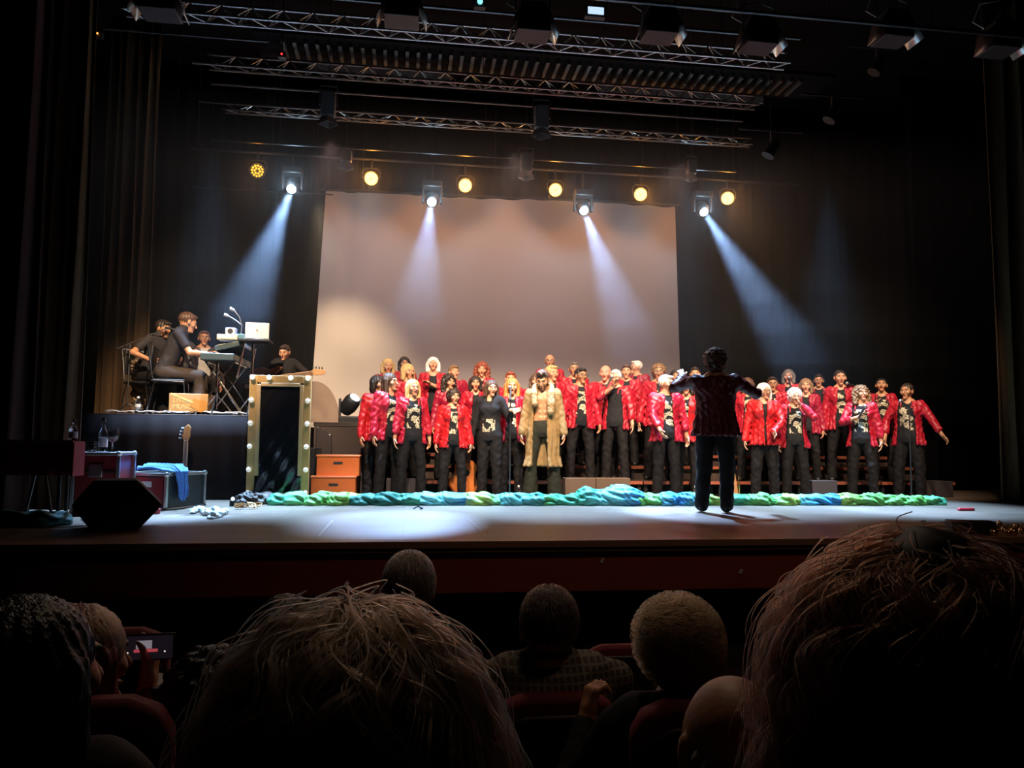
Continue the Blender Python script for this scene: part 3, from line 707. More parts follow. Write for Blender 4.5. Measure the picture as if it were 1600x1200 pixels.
# suspension verticals holding the trusses
for nm, Y, z_, xs in [('a', 8.6, z1, (-4, 0, 4)), ('b', 10.6, z2, (-3.5, 1, 4.6)), ('c', 12.2, z3, (-3.6, 1.2, 5.2)), ('d', 13.35, tz(800, 280, 13.35), (-3.6, 1.5, 5.2)), ('e', 7.1, tz(800, -5, 7.1), (-2.5, 1, 5))]:
    for x, sd in zip(xs, ('left', 'middle', 'right')):
        tag(MB().bar((0, 0, .15), (0, 0, 7.9-z_), .006, 6).build('suspension_cable', M_BLACK), '%s thin black steel cable holding up the %s' % (sd, {'a': 'front truss', 'b': 'middle truss', 'c': 'rear truss', 'd': 'lamp pipe', 'e': 'barn-door lamp pipe'}[nm]), 'cable', {'a': 'front truss cables', 'b': 'middle truss cables', 'c': 'rear truss cables', 'd': 'lamp pipe cables', 'e': 'barn-door pipe cables'}[nm]).location = (x, Y, z_)

# ------------------------------------------------------------------ lamps over the choir
def emit_mat(name, col, st):
    m = bpy.data.materials.new(name); m.use_nodes = True; b = m.node_tree.nodes['Principled BSDF']
    b.inputs['Base Color'].default_value = (.02, .02, .02, 1); b.inputs['Emission Color'].default_value = (*col, 1); b.inputs['Emission Strength'].default_value = st
    return m
E_AMB = emit_mat('amber_led', (1, .42, .07), 9); E_AMB0 = emit_mat('dim_amber_led', (1, .48, .03), 2.2); E_BLUE = emit_mat('blue_white_lens', (.62, .93, 1), 30)
def facing(p, q=CAM): return (Vector(q)-Vector(p)).normalized()
ZLP = at(775, 261, 13.35).z
def led_par(x, y, i):
    p = at(x, y, YB); n = Vector((0, -.93, -.3)).normalized(); n = (n*.4+facing(p)*.6).normalized()
    lab = ['leftmost round amber lamp, dim enough to show its LED rings', 'glowing amber lamp above the top left corner of the cloth', 'third amber lamp from the left in the row', 'middle-right amber lamp, fourth from the left in the row', 'fifth amber lamp from the left, near cloth right edge', 'rightmost glowing amber lamp, right of the projection cloth'][i]
    t = thing('led_par', lab, 'stage light', p, 0, 'amber lamps in the row over the choir')
    R = Vector((0, 0, 1)).rotation_difference(n).to_matrix()
    MB().lathe([(.02, -.20), (.09, -.19), (.125, -.12), (.13, .0), (.118, .0), (.11, -.02)], (0, 0, 0), 24, n).build('housing', M_GREYCASE, t)
    em = MB(); pts = [(0, 0)]+[(.045*math.cos(k*PI/3), .045*math.sin(k*PI/3)) for k in range(6)]+[(.088*math.cos(k*PI/6), .088*math.sin(k*PI/6)) for k in range(12)]
    MB().lathe([(.0005, -.018), (.11, -.018), (.11, -.012), (.0005, -.012)], (0, 0, 0), 24, n).build('face_plate', E_AMB if i else M_BLACK, t)
    for k, q in enumerate(pts):
        if k == 0 : continue
        c = R @ Vector((q[0], q[1], -.008)); MB().ball(c, .0185, 8).build('led', E_AMB if i else E_AMB0, t)
    c = R @ Vector((0, 0, -.006)); MB().ball(c, .013, 8).build('centre_cap', M_BLACK, t)
    mb = MB(); mb.tube([(-.15, 0, 0), (-.155, 0, .12), (-.1, .0, .18), (.1, 0, .18), (.155, 0, .12), (.15, 0, 0)], .010, 6); mb.build('yoke', M_BLACK, t)
    MB().bar((0, 0, .18), (0, .05, ZLP-p.z), .02).build('clamp', M_BLACK, t)
for i, q in enumerate(AMBER): led_par(*q, i)
def moving_head(p, aim, labl, hang=True, em=E_BLUE, s_=1.0):
    t = thing('moving_head_lamp', labl, 'stage light', p)
    n = (Vector(aim)-Vector(p)).normalized(); sg = 1 if hang else -1
    c = Vector((0, 0, 0))
    MB().lathe([(.03, -.20), (.09, -.18), (.125, -.08), (.125, .05), (.10, .11), (.09, .12)], c, 20, n).build('head', M_GREYCASE, t)
    MB().lathe([(.0005, .115), (.05, .115), (.075, .125), (.05, .135), (.0005, .137)], c, 20, n).build('lens', em, t)
    for sx in (-1, 1): MB().box((sx*.16, 0, sg*.08), (.035, .10, .30)).build('yoke_arm', M_GREYCASE, t, .012)
    MB().box((0, 0, sg*.26), (.34, .24, .12)).build('base', M_GREYCASE, t, .02)
    if hang: MB().bar((0, 0, .3), (0, .05, ZLP-p.z), .02).build('clamp', M_BLACK, t)
    return t
for (x, y, tg), lb in zip(BLUE, ['leftmost blue-white beam lamp, beside the dim amber lamp', 'blue-white beam lamp in front of cloth, between first and second glowing amber lamps', 'blue-white beam lamp left of the fifth amber lamp', 'rightmost blue-white beam lamp, right of the projection cloth']):
    p = at(x, y, YB); aim = fl(*tg); n = (aim-p).normalized(); n = (n*.8+facing(p)*.2)
    moving_head(p, p+n, lb)
# tall lamps hanging from the middle and rear trusses
def profile_lamp(px, py, Y, w, h, labl, flare=True):
    p = at(px, py, Y); t = thing('profile_spotlight', labl, 'stage light', p)
    MB().box((0, 0, 0), (w, w, h)).build('housing', mat('lamp_grey', (.09, .09, .10), .45), t, .02)
    if flare: MB().lathe([(w*.55, 0), (w*.75, -.10), (w*.72, -.10), (w*.5, 0)], (0, 0, -h/2), 4).build('lens_hood', mat('lamp_grey', (.09, .09, .10), .45), t)
    for sx in (-1, 1): MB().bar((sx*w*.62, 0, 0), (sx*w*.62, 0, h*.8), .012, 6).build('yoke_arm', M_DSTEEL, t)
    MB().bar((-w*.62, 0, h*.8), (w*.62, 0, h*.8), .012, 6).build('yoke_bar', M_DSTEEL, t); MB().bar((0, 0, h*.8), (0, 0, 7.89-p.z), .006, 6).build('hanging_wire', M_BLACK, t)
    return t
profile_lamp(513, 165, 10.9, .20, .36, 'tall grey lamp hanging left, above the leftmost blue-white lamp')
profile_lamp(846, 185, 11.0, .20, .36, 'tall grey lamp hanging centre, above the fourth amber lamp')
profile_lamp(541, 245, 12.7, .18, .20, 'small dark lamp hanging just above the second amber lamp')
profile_lamp(822, 255, 12.9, .20, .34, 'dark lamp in yoke hanging right of the third amber lamp')
profile_lamp(1080, 262, 12.9, .16, .26, 'dark lamp in yoke hanging above the rightmost blue-white lamp')
# barn-door fresnels on the front electric
def fresnel(px, py, Y, labl, yaw=0, s_=1.0):
    p = at(px, py, Y); t = thing('barn_door_lamp', labl, 'stage light', p, yaw, 'barn-door lamps on the front pipe')
    MB().prism([(-.13*s_, 0, .16*s_), (.13*s_, 0, .16*s_), (.17*s_, 0, -.14*s_), (-.17*s_, 0, -.14*s_)], (0, -.12, 0), (0, .16, 0)).build('housing', mat('lamp_brown', (.035, .028, .030), .5), t, .01)
    for sx, m_ in ((-1, mat('flap_brown', (.20, .15, .12), .35, .7)), (1, mat('flap_silver', (.55, .62, .62), .3, .8))):
        MB().add([(sx*.14*s_, -.12, .10*s_), (sx*.14*s_, .16, .10*s_), (sx*.24*s_, .10, -.17*s_), (sx*.24*s_, -.16, -.17*s_)], [(0, 1, 2, 3)]).build('barn_door_flap', m_, t, solid=.006)
    MB().tube([(-.17*s_, 0, 0), (-.18*s_, 0, .3*s_), (0, 0, .36*s_), (.18*s_, 0, .3*s_), (.17*s_, 0, 0)], .010, 6).build('yoke', M_DSTEEL, t)
    MB().tube([(-.12*s_, .06, .14*s_), (-.25*s_, .08, .22*s_), (-.18*s_, .05, .42*s_), (.02, 0, .45*s_)], .008, 6).build('power_cable', mat('cable_grey', (.5, .5, .5), .5), t)
for (x, y, lb) in [(250, 0, 'barn-door lamp at the top edge far left'), (628, 12, 'barn-door lamp at top edge, above the second amber lamp'), (1030, 38, 'barn-door lamp above the fifth amber lamp'), (1185, 55, 'dark barn-door lamp above and right of the rightmost amber lamp'),
                   (1395, 45, 'barn-door lamp top right with one silver flap'), (1562, 62, 'barn-door lamp in the top right corner'), (832, 35, 'dark barn-door lamp above the middle of the front truss')]:
    fresnel(x, y, 7.3, lb)
for (x, y, lb) in [(1205, 235, 'small dark spotlight hanging right of rear truss end'), (1300, 180, 'dark spotlight pair member hanging high on the right side'), (1370, 105, 'small dark spotlight hanging high right under the barn-door lamps')]:
    p = at(x, y, 10.5); t = thing('side_spotlight', lb, 'stage light', p)
    MB().lathe([(.05, -.16), (.08, -.14), (.08, .06), (.10, .10), (.09, .10)], (0, 0, 0), 14, (-.5, .1, -.85)).build('housing', M_GREYCASE, t)
    MB().bar((0, 0, 0), (0, 0, .3), .012).build('yoke', M_TRUSS, t)
    pb = MB().bar((-.5, 0, .3), (.5, 0, .3), .018).build('pipe', M_DSTEEL, t); MB().bar((0, 0, .3), (0, 0, 7.89-p.z), .006, 6).build('hanging_wire', M_BLACK, t)
# small blue-white lit panel at the top
p = at(931, 17, 7.6); t = thing('rectangular_wash_light', 'small lit blue-white rectangular lamp at the top edge', 'stage light', p)
MB().box((0, .04, 0), (.22, .08, .12)).build('housing', M_GREYCASE, t, .01)
MB().box((0, -.005, 0), (.17, .01, .075)).build('lens', emit_mat('panel_led', (.55, .75, 1), 1.1), t)
MB().bar((0, .04, 0), (0, .04, .35), .012).build('bracket', M_DSTEEL, t)
p = at(750, 3, 7.6); t = thing('cyan_wash_light', 'tiny cyan lamp at the top edge left of centre', 'stage light', p)
MB().box((0, .04, 0), (.12, .08, .10)).build('housing', M_GREYCASE, t, .01); MB().ball((0, -.01, 0), .03, 10).build('lens', emit_mat('cyan_led', (.3, .9, .95), 1.2), t)
MB().bar((0, .04, 0), (0, .04, .3), .012).build('bracket', M_DSTEEL, t)
for (x, y, Y, c, lb) in [(440, 84, 9.8, (1, .03, .03), 'tiny red indicator light above the middle truss'), (152, 52, 9.8, (1, .25, .05), 'tiny orange indicator light high on the left')]:
    p = at(x, y, Y); t = thing('indicator_light', lb, 'indicator light', p)
    MB().box((0, .05, 0), (.09, .08, .07)).build('case', M_GREYCASE, t); MB().ball((0, 0, 0), .012, 8).build('led', emit_mat('led_%d' % x, c, 4), t); MB().bar((0, .05, 0), (0, .05, 7.89-p.z), .006, 6).build('hanging_wire', M_BLACK, t)
# ------------------------------------------------------------------ band platform and risers
x0, x1 = xa(78, 10.2), xa(386, 10.2)
PZ = 1.075
plat = thing('band_platform', 'high black platform with draped front under the band', 'platform', ((x0+x1)/2, 11.3, 0)); hx = (x1-x0)/2
MB().box((0, 0, PZ-.03), (2*hx, 2.2, .06)).build('deck', M_DECK, plat, .005)
MB().grid(lambda u, v: (-hx+2*hx*u, -1.11+.008*math.sin(u*60), .005+(PZ-.02)*v), 90, 4).build('front_skirt', mat('skirt_cloth', (.011, .008, .009), .8, 0, .2, 2), plat, solid=.01); MATS['skirt_cloth'].node_tree.nodes['Principled BSDF'].inputs['Specular IOR Level'].default_value = .1
MB().box((hx-.01, 0, PZ/2), (.02, 2.2, PZ-.06)).build('side_skirt', M_DRAPE, plat); MB().box((-hx+.01, 0, PZ/2), (.02, 2.2, PZ-.06)).build('side_skirt', M_DRAPE, plat)
x2, x3 = xa(489, 11.6), xa(584, 11.6)
pl2 = thing('riser_block', 'black riser block carrying the lit floor lamp', 'platform', ((x2+x3)/2, 12.2, 0)); hx2 = (x3-x2)/2; RZ = at(540, 660, 11.6).z
MB().box((0, 0, RZ-.03), (2*hx2, 1.2, .06)).build('deck', M_DECK, pl2, .005)
MB().box((0, 0, RZ/2-.03), (2*hx2-.02, 1.18, RZ-.06)).build('skirt', mat('skirt_brown', (.035, .022, .020), .8, 0, .2, 2), pl2)
def riser(nm, xa0, xa1, ya, yb, z, lab, open_=True):
    t = thing('choir_riser', lab, 'riser', ((xa0+xa1)/2, (ya+yb)/2, 0), 0, nm); w = xa1-xa0; d = yb-ya
    MB().box((0, 0, z-.02), (w-.02, d, .04)).build('deck', M_DECK, t, .004)
    MB().box((0, -d/2-.006, z-.02), (w-.02, .012, .045)).build('edge_strip', M_DECKRED, t)
    for sx in (-1, 1):
        for sy in (-1, 1): MB().box((sx*(w/2-.05), sy*(d/2-.05), z/2-.02), (.05, .05, z-.04)).build('leg', M_BLACK, t)
    if not open_: MB().box((0, -d/2+.06, z/2-.02), (w-.12, .02, z-.04)).build('front_panel', mat('panel_brown', (.06, .035, .025), .6), t)
Z1, Z2, Z3 = .22, .42, .58
xs = np.linspace(xa(600, 11), xa(1480, 11), 8)
nmx = ['first', 'second', 'third', 'fourth', 'fifth', 'sixth', 'seventh']
for i in range(7): riser('low choir risers', xs[i], xs[i+1], 10.85, 11.5, Z1, 'low riser section behind the front row, %s from the left' % nmx[i])
for i in range(7): riser('middle choir risers', xs[i], xs[i+1], 11.52, 12.17, Z2, 'middle-height riser section under the third row, %s from the left' % nmx[i], False)
for i in range(7): riser('high choir risers', xs[i], xs[i+1], 12.19, 12.84, Z3, 'highest riser section at the back, %s from the left' % nmx[i], False)
def sbox(xl, xr, yt, yb, Y, d, m, lab, handle=False, name='step_box'):
    z1_, z0_ = at((xl+xr)/2, yt, Y).z, 0
    a_, b_ = at(xl, yb, Y).x, at(xr, yb, Y).x
    t = thing(name, lab, 'box', ((a_+b_)/2, Y+d/2, z0_))
    w = b_-a_
    MB().box((0, 0, z1_/2), (w, d, z1_)).build('body', m, t, .006)
    if handle: MB().box((0, -d/2-.002, z1_*.55), (.11, .012, .035)).build('handle_slot', M_BLACK, t)
    return t
M_TANB = mat('tan_box', (.13, .075, .04), .6, 0, .2, 3)
sbox(603, 649, 748, 773, 10.62, .2, mat('box_dark', (.045, .035, .035), .6), 'dark grey box with handle slot at the front left singers\' feet', True)
sbox(883, 931, 747, 773, 10.62, .2, M_TANB, 'tan step box right of the coat man\'s feet, left one of two')
sbox(932, 985, 747, 773, 10.62, .2, M_TANB, 'tan step box in front of the white-haired man, right one of two')
sbox(1270, 1309, 751, 777, 10.62, .2, mat('box_dark', (.045, .035, .035), .6), 'dark box between the white-curled and curly brown-haired women')
sbox(1437, 1490, 752, 780, 10.7, .3, mat('box_dark', (.045, .035, .035), .6), 'dark box right of the rightmost singer')
# orange boxes
def obox(xl, xr, yt, yb, Y, z0_, lab, mt):
    a_, b_ = at(xl, yb, Y).x, at(xr, yb, Y).x; h = at((xl+xr)/2, yt, Y).z-z0_
    t = thing('storage_box', lab, 'box', ((a_+b_)/2, Y+.2, z0_), 0, 'orange boxes'); w = b_-a_
    MB().box((0, 0, h/2-.01), (w-.02, .38, h-.02)).build('body', mt, t, .004)
    MB().box((0, 0, h-.012), (w, .40, .024)).build('lid', mt, t, .004)
    MB().box((0, -.192, h*.62), (.12, .006, .032)).build('handle_slot', M_BLACK, t)
    return h
h1 = obox(484, 556, 744, 779, 10.4, 0, 'lower orange box with handle slot beside the mirror frame', M_ORANGE)
obox(493, 562, 711, 744, 10.45, h1, 'upper orange box, stacked on the lower one', M_ORANGE)
sbox(562, 600, 700, 774, 11.0, .3, mat('box_dark', (.045, .035, .035), .6), 'dark box standing behind and right of the orange boxes')

# ------------------------------------------------------------------ mirror frame with bulbs
YM = 10.05; a_ = at(387, 700, YM); b_ = at(484, 700, YM); w = b_.x-a_.x; H = at(436, 587, YM).z
t = thing('bulb_mirror_frame', 'tall gold dressing-mirror frame ringed with white bulbs', 'mirror frame', ((a_.x+b_.x)/2, YM, 0))
M_GOLD = mat('old_gold_frame', (.58, .36, .14), .45, .25, .2, 6, .2, 30)
bw = .095
for nm, c, s_ in [('frame_stile', (-w/2+bw/2, 0, H/2), (bw, .06, H)), ('frame_stile', (w/2-bw/2, 0, H/2), (bw, .06, H)), ('frame_rail', (0, 0, H-bw/2), (w-2*bw, .06, bw)), ('frame_rail', (0, 0, bw/2+.01), (w-2*bw, .06, bw))]:
    MB().box(c, s_).build(nm, M_GOLD, t, .006)
iw = w-2*bw
for sx in (-1, 1): MB().box((sx*(iw/2-.022), -.012, H/2+.10), (.044, .05, H-2*bw-.24)).build('inner_moulding', mat('inner_gold', (.70, .47, .24), .4, .2), t, .004)
MB().box((0, -.012, H-bw-.022), (iw-.09, .05, .044)).build('inner_moulding', mat('inner_gold', (.70, .47, .24), .4, .2), t, .004)
mb = MB(); mb.grid(lambda u, v: (-iw/2+iw*u, .0+.010*math.sin(u*9+v*14)*(1-v)+.004*math.sin(u*23-v*31), bw+(H-2*bw)*v), 40, 70)
mb.build('plastic_film', mat('black_film', (.012, .011, .014), .14, 0, .1, 3, .12, 4, stretch=(1, 1, .6)), t)
MB().box((0, .03, H/2), (w-.04, .01, H-.04)).build('backing', M_BLACK, t)
E_BULB = emit_mat('bulb_glass', (1, .93, .8), .42); E_BULB.node_tree.nodes['Principled BSDF'].inputs['Base Color'].default_value = (.8, .78, .72, 1)
E_TOPB = emit_mat('lit_bulb_glass', (.85, 1, .95), .95); E_TOPB.node_tree.nodes['Principled BSDF'].inputs['Base Color'].default_value = (.8, .78, .72, 1)
bulbs = [(-w/2+.04, H-.03, 1), (-w/6-.01, H-.03, 1), (w/6, H-.03, 1), (w/2-.04, H-.03, 1)]
for k in range(5):
    for sx in (-1, 1): bulbs.append((sx*(w/2-.035), H-.03-(k+1)*(H-.06)/5.25, 0))
for (bx, bz, lit) in bulbs:
    bl_ = MB().ball((bx, -.07, bz), .032, 14).build('bulb', E_TOPB if lit else E_BULB, t)
    MB().bar((bx, -.03, bz), (bx, -.05, bz), .018, 10).build('bulb_socket', M_BRASS, bl_)
# clear plastic sheet leaning at the right of the frame
t2 = tag(MB().grid(lambda u, v: (.28*u*(1-.25*v)+.01*math.sin(v*9), .02*math.sin(u*5+v*4), .92*v*(1-.15*u)), 10, 20).build('clear_plastic_sheet', mat('clear_film', (.5, .5, .52), .12, trans=.96), None, solid=.002), 'clear plastic sheet hanging behind the mirror frame', 'plastic sheet'); t2.location = (xa(487, 10.5), 10.9, .06)
# rounded acoustic screen
t2 = tag(MB().prism([(.42*math.cos(a)*.9, 0, .62*math.sin(a)) for a in np.linspace(0, PI, 24)], (0, 0, 0), (0, .012, 0)).build('acoustic_shield', mat('smoked_acrylic', (.55, .45, .38), .15, trans=.9), None), 'rounded see-through shield standing on the riser block behind the mirror frame', 'screen'); t2.location = (xa(490, 11.9), 11.85, RZ)

# ------------------------------------------------------------------ lit moving lamp on the riser block
p = at(548, 637, 11.9); p.z = RZ+.30
aim = p+Vector((.55, -.55, .75)); moving_head(p, aim, 'lit moving head lamp standing on the black riser block', False, emit_mat('floor_lamp_lens', (.75, .95, 1), 22))
n_ = (aim-p).normalized(); spot(p+n_*.15, aim+n_*3, 160, (.6, .75, 1), 26, .8, .05, 'beam_light'); point(p+Vector((.08, -.2, .12)), 2, (.6, .85, 1))

# ------------------------------------------------------------------ left foreground gear
# red-covered table
YT = 7.3; xl, xr = xa(-60, YT), xa(116, YT); zt = at(60, 689, YT).z
t = thing('red_covered_table', 'table with a dark red cloth front at the stage left edge', 'table', ((xl+xr)/2, YT+.12, 0)); hw = (xr-xl)/2
MB().box((hw-.005, 0, zt-.16), (.012, .24, .30)).build('side_cloth', M_REDCLOTH, t)
MB().box((0, 0, zt-.02), (2*hw, .24, .04)).build('tabletop', M_REDCLOTH, t, .008)
MB().grid(lambda u, v: (-hw+2*hw*u, -.125-.008*math.sin(u*50), zt-.30+.28*v), 80, 4).build('cloth_front', M_REDCLOTH, t, solid=.008)
MB().tube([(-hw, -.135, zt), (hw, -.135, zt)], .009, 6).build('cloth_hem', mat('hem_red', (.30, .03, .045), .5), t)
for sx in (-1, 1):
    for sy in (-1, 1): MB().bar((sx*(hw-.12), sy*.08, 0), (sx*(hw-.12), sy*.08, zt-.04), .018).build('leg', M_BLACK, t)
for sx in (-1, 1): MB().bar((sx*.12+hw*.35, -.04, .02), (hw*.35, -.04, zt-.06), .014).build('brace', M_DSTEEL, t)
# flight case with bottles
def flight_case(P0, P1, depth, h, labl, ma, mb_, latch=True):
    P0 = Vector(P0); P1 = Vector(P1); ux = (P1-P0); w = ux.length; ux.normalize(); rz = math.atan2(ux.y, ux.x)
    t = thing('flight_case', labl, 'flight case', (P0.x, P0.y, 0), rz)
    MB().box((w/2, depth/2, h/2), (w-.02, depth-.02, h-.02)).build('panel', ma, t)
    for (a, b) in [((0, 0, 0), (w, 0, 0)), ((0, 0, h), (w, 0, h)), ((0, depth, h), (w, depth, h)), ((0, 0, 0), (0, depth, 0)), ((0, 0, h), (0, depth, h)), ((w, 0, h), (w, depth, h)), ((w, 0, 0), (w, depth, 0)), ((0, 0, 0), (0, 0, h)), ((w, 0, 0), (w, 0, h)), ((0, depth, 0), (0, depth, h)), ((w, depth, 0), (w, depth, h)), ((0, depth, 0), (w, depth, 0))]:
        a = Vector(a); b = Vector(b); s_ = [max(abs(a[i]-b[i]), .032) for i in range(3)]; MB().box((a+b)/2, s_).build('metal_edge', mat('case_edge', (.5, .5, .5), .35, .9), t, .004)
    if latch:
        MB().box((w*.5, -.008, h*.72), (.13, .02, .13)).build('latch', M_STEEL, t, .006)
        MB().box((w/2, -.006, h*.70), (w, .012, .018)).build('lid_seam', M_DSTEEL, t)
    for x in (0, w):
        for y in (0, depth):
            for z in (0, h): MB().ball((x, y, z), .03, 8).build('corner_cap', M_STEEL, t)
    return t
YC = 8.3; zc = at(150, 709, YC).z
t = flight_case((xa(117, YC), YC, 0), (xa(187, YC), YC, 0), .45, zc, 'red flight case carrying bottle and glasses, left of the wedge speaker', M_CASERED, M_CASERED)
# bottles
M_GLASS = mat('clear_glass', (.9, .93, .93), .05, trans=1.0); M_LABEL = mat('paper_label', (.7, .68, .66), .6)
def bottle(px, pyb, pyt, Y, z0_, labl, w_=.042):
    t = thing('glass_bottle', labl, 'bottle', (xa(px, Y), Y, z0_)); h = at(px, pyt, Y).z-z0_
    MB().lathe([(.001, 0), (w_, .0), (w_, h*.52), (w_*.8, h*.62), (w_*.34, h*.74), (w_*.32, h*.93), (w_*.3, h*.93)], n=18).build('glass', M_GLASS, t)
    MB().lathe([(w_*.36, h*.90), (w_*.40, h*.90), (w_*.40, h), (.001, h)], n=14).build('cap', M_DSTEEL, t)
    MB().lathe([(w_*1.02, h*.14), (w_*1.03, h*.42)], n=18).build('label', M_LABEL, t)
bottle(161, 707, 653, 8.48, zc+.016, 'tall clear bottle on the red flight case beside the wine glass', .043)
bottle(114, 690, 655, YT+.12, zt, 'clear bottle with pale label on the red-covered table\'s right corner', .036)
t = thing('water_glass', 'short ribbed glass on flight case, left of the tall bottle', 'glass', (xa(144, 8.42), 8.42, zc+.016))
MB().lathe([(.001, 0), (.042, 0), (.050, .11), (.047, .11), (.040, .01), (.001, .01)], n=18).build('cup', M_GLASS, t)
for z_ in (.03, .06, .09): MB().lathe([(.044+z_*.07, z_), (.046+z_*.07, z_+.006), (.044+z_*.07, z_+.012)], n=18).build('rib', M_GLASS, t)
t = thing('wine_glass', 'balloon wine glass on the flight case\'s right side', 'wine glass', (xa(176, 8.45), 8.45, zc+.016))
MB().lathe([(.001, 0), (.038, 0), (.038, .003), (.006, .008), (.005, .09), (.012, .10)], n=18).build('stem', M_GLASS, t)
MB().lathe([(.005, .10), (.045, .125), (.064, .17), (.052, .235), (.050, .235), (.061, .17), (.043, .128), (.001, .105)], n=20).build('bowl', M_GLASS, t)
# flight case with towel
P0 = fl(258, 797); P1 = fl(318, 789.5); ux = (P1-P0).normalized(); pv = Vector((-ux.y, ux.x, 0))
hcase = .765-(742-hz(258))/1200*(P0-CAM).dot(fwd); hcase = at(258, 742, P0.y).z
t = flight_case(P0, P1, .62, hcase, 'black and red flight case with a blue towel on top', M_CASEBLK, M_CASERED, False)
MB().box((-.008, .31, hcase/2), (.006, .56, hcase-.06)).build('red_side_panel', M_CASERED, t)
MB().box((-.016, .25, hcase*.72), (.012, .16, .06)).build('handle', M_WHITE, t)
# towel
rzc = math.atan2(ux.y, ux.x)
def towel(u, v):
    # folded over the top front edge of the case (local x along the front, y depth)
    s_ = v*.62; wv = .020*math.sin(u*16+v*5)+.012*math.sin(u*31+v*9)
    if s_ < .34: return (.03+.30*u+.06*(1-v)*(u-.5)+.05*math.sin(v*5), .38-s_*1.12, hcase+.035+abs(wv)*1.3+.035*math.sin(u*PI))
    q = s_-.34; return (.10+.20*u+(.5-u)*q*.25+.02*math.sin(v*9), -.035-abs(wv)*.9, hcase+.03-q*(1.0+.15*math.sin(u*PI)))
o = tag(MB().grid(towel, 44, 40).build('towel', mat('blue_towel', (.10, .26, .72), .85, 0, .45, 9, .3, 40), None, solid=.012), 'crumpled light blue towel draped over the black and red flight case', 'towel'); o.location = (P0.x, P0.y, 0); o.rotation_euler = (0, 0, rzc)
# red object under the case corner
o = tag(MB().lathe([(.001, 0), (.05, 0), (.05, .05), (.045, .055), (.001, .055)], n=16).build('tape_roll', mat('red_tape', (.45, .02, .03), .4)), 'red tape roll on the floor at the flight case\'s near corner', 'tape roll'); o.location = fl(242, 803)
# wedge monitor, its back to the audience
Pm = fl(180, 829); d_ = (Pm-CAM).dot(fwd); k = d_/1200
t = thing('wedge_speaker', 'black wedge floor speaker standing near the left stage front', 'speaker', (Pm.x, Pm.y, 0), -math.atan2(Pm.x, Pm.y)-.02)
poly = [(-33*k, 0, .0), (33*k, 0, 0), (66*k, 0, 38*k), (28*k, 0, 78*k), (-34*k, 0, 78*k), (-62*k, 0, 40*k)]
MB().prism(poly, (0, 0, 0), (0, .42, 0)).build('cabinet', mat('speaker_black', (.008, .008, .009), .55), t, .012)
MB().prism([(p_[0]*.86, 0, 38*k+(p_[2]-38*k)*.86) for p_ in poly], (0, .425, 0), (0, .432, 0)).build('grille', M_DSTEEL, t)
MB().box((-6*k, -.004, 12*k), (.09, .008, .05)).build('connector_plate', M_DSTEEL, t)
for sx in (-1, 1): MB().ball((-6*k+sx*.02, -.010, 12*k), .008, 8).build('socket', M_STEEL, t)
# speaker lead
o = tag(MB().tube([Vector(fl(x, y))+Vector((0, 0, z_)) for x, y, z_ in [(135, 806, .06), (128, 812, .03), (140, 822, .006), (110, 824, .006), (60, 826, .006), (20, 822, .006), (-20, 822, .006)]], .006, 6).build('speaker_cable', mat('cable_grey', (.5, .5, .5), .5)), 'thin grey cable running from the wedge speaker to the left', 'cable')

# ------------------------------------------------------------------ cloth lengths on the floor, along the risers
def rag(name, pts, r, cols, labl, seed, cat='fabric', group=None, h=.009, flat=.62, fw=1.0, m=None, shiny=.008):
    rs = np.random.RandomState(seed); P = []; ph = rs.uniform(0, 6, 8); c0 = np.array(pts).mean(0)
    pts = [V(*p)-V(c0[0], c0[1], 0) for p in pts]
    n = len(pts)
    for i in range(n-1):
        r1 = r*(.75+.5*rs.rand()); P.append(cone(pts[i]+V(0, 0, r1*.35), pts[i+1]+V(0, 0, r1*.35), r1, r*(.7+.5*rs.rand()), .03))
    P.append(gen(lambda X, Y_, Z: Z+0*X+0*Y_, (-9, -2, -.5), (9, 2, 0.0), .004, '-'))
    def dr(X, Y_, Z):
        a = np.sin(X*26+ph[0]+3*np.sin(Y_*9+ph[1])+2.2*np.sin(Z*22+ph[2]))*.5+np.sin(60*Z+X*15+40*Y_+ph[3]+2*np.sin(X*11))*.8+.45*np.sin(115*Z+X*38-70*Y_+ph[6]+3*np.sin(X*17+ph[7]))
        return shiny*a*np.clip(Z/.03, 0, 1)
    v, q = sdf_mesh(P, h, disp=dr)
    cols = [np.array(c) for c in cols]; L0, L1 = v[:, 0].min(), v[:, 0].max()
    u = np.clip((v[:, 0]-L0)/(L1-L0)+.05*np.sin(v[:, 1]*20+ph[4])+.03*np.sin(v[:, 2]*60), 0, .999)*(len(cols)-1)
    i0 = u.astype(int); f = (u-i0)[:, None]; f = f*f*(3-2*f)
    C_ = np.array(cols)[i0]*(1-f)+np.array(cols)[np.minimum(i0+1, len(cols)-1)]*f
    C_ = C_*(1+.30*np.sin(v[:, 1:2]*70+v[:, 2:3]*50+ph[5]+3*np.sin(v[:, :1]*8))+.25*np.sin(v[:, 2:3]*130+v[:, :1]*30+3*np.sin(v[:, :1]*21+ph[7])))
    col = np.ones((len(v), 4)); col[:, :3] = np.clip(C_, 0, 1); col[:, 3] = 0
    o = np_mesh(name, v, q, m or M_CLOTH, None, col); o.location = (c0[0], c0[1], .002)
    return tag(o, labl, cat, group)
GR, TE, BL, CY, DT, LG = (.14, .46, .08), (.05, .36, .20), (.03, .24, .55), (.14, .52, .52), (.025, .17, .12), (.36, .56, .08)
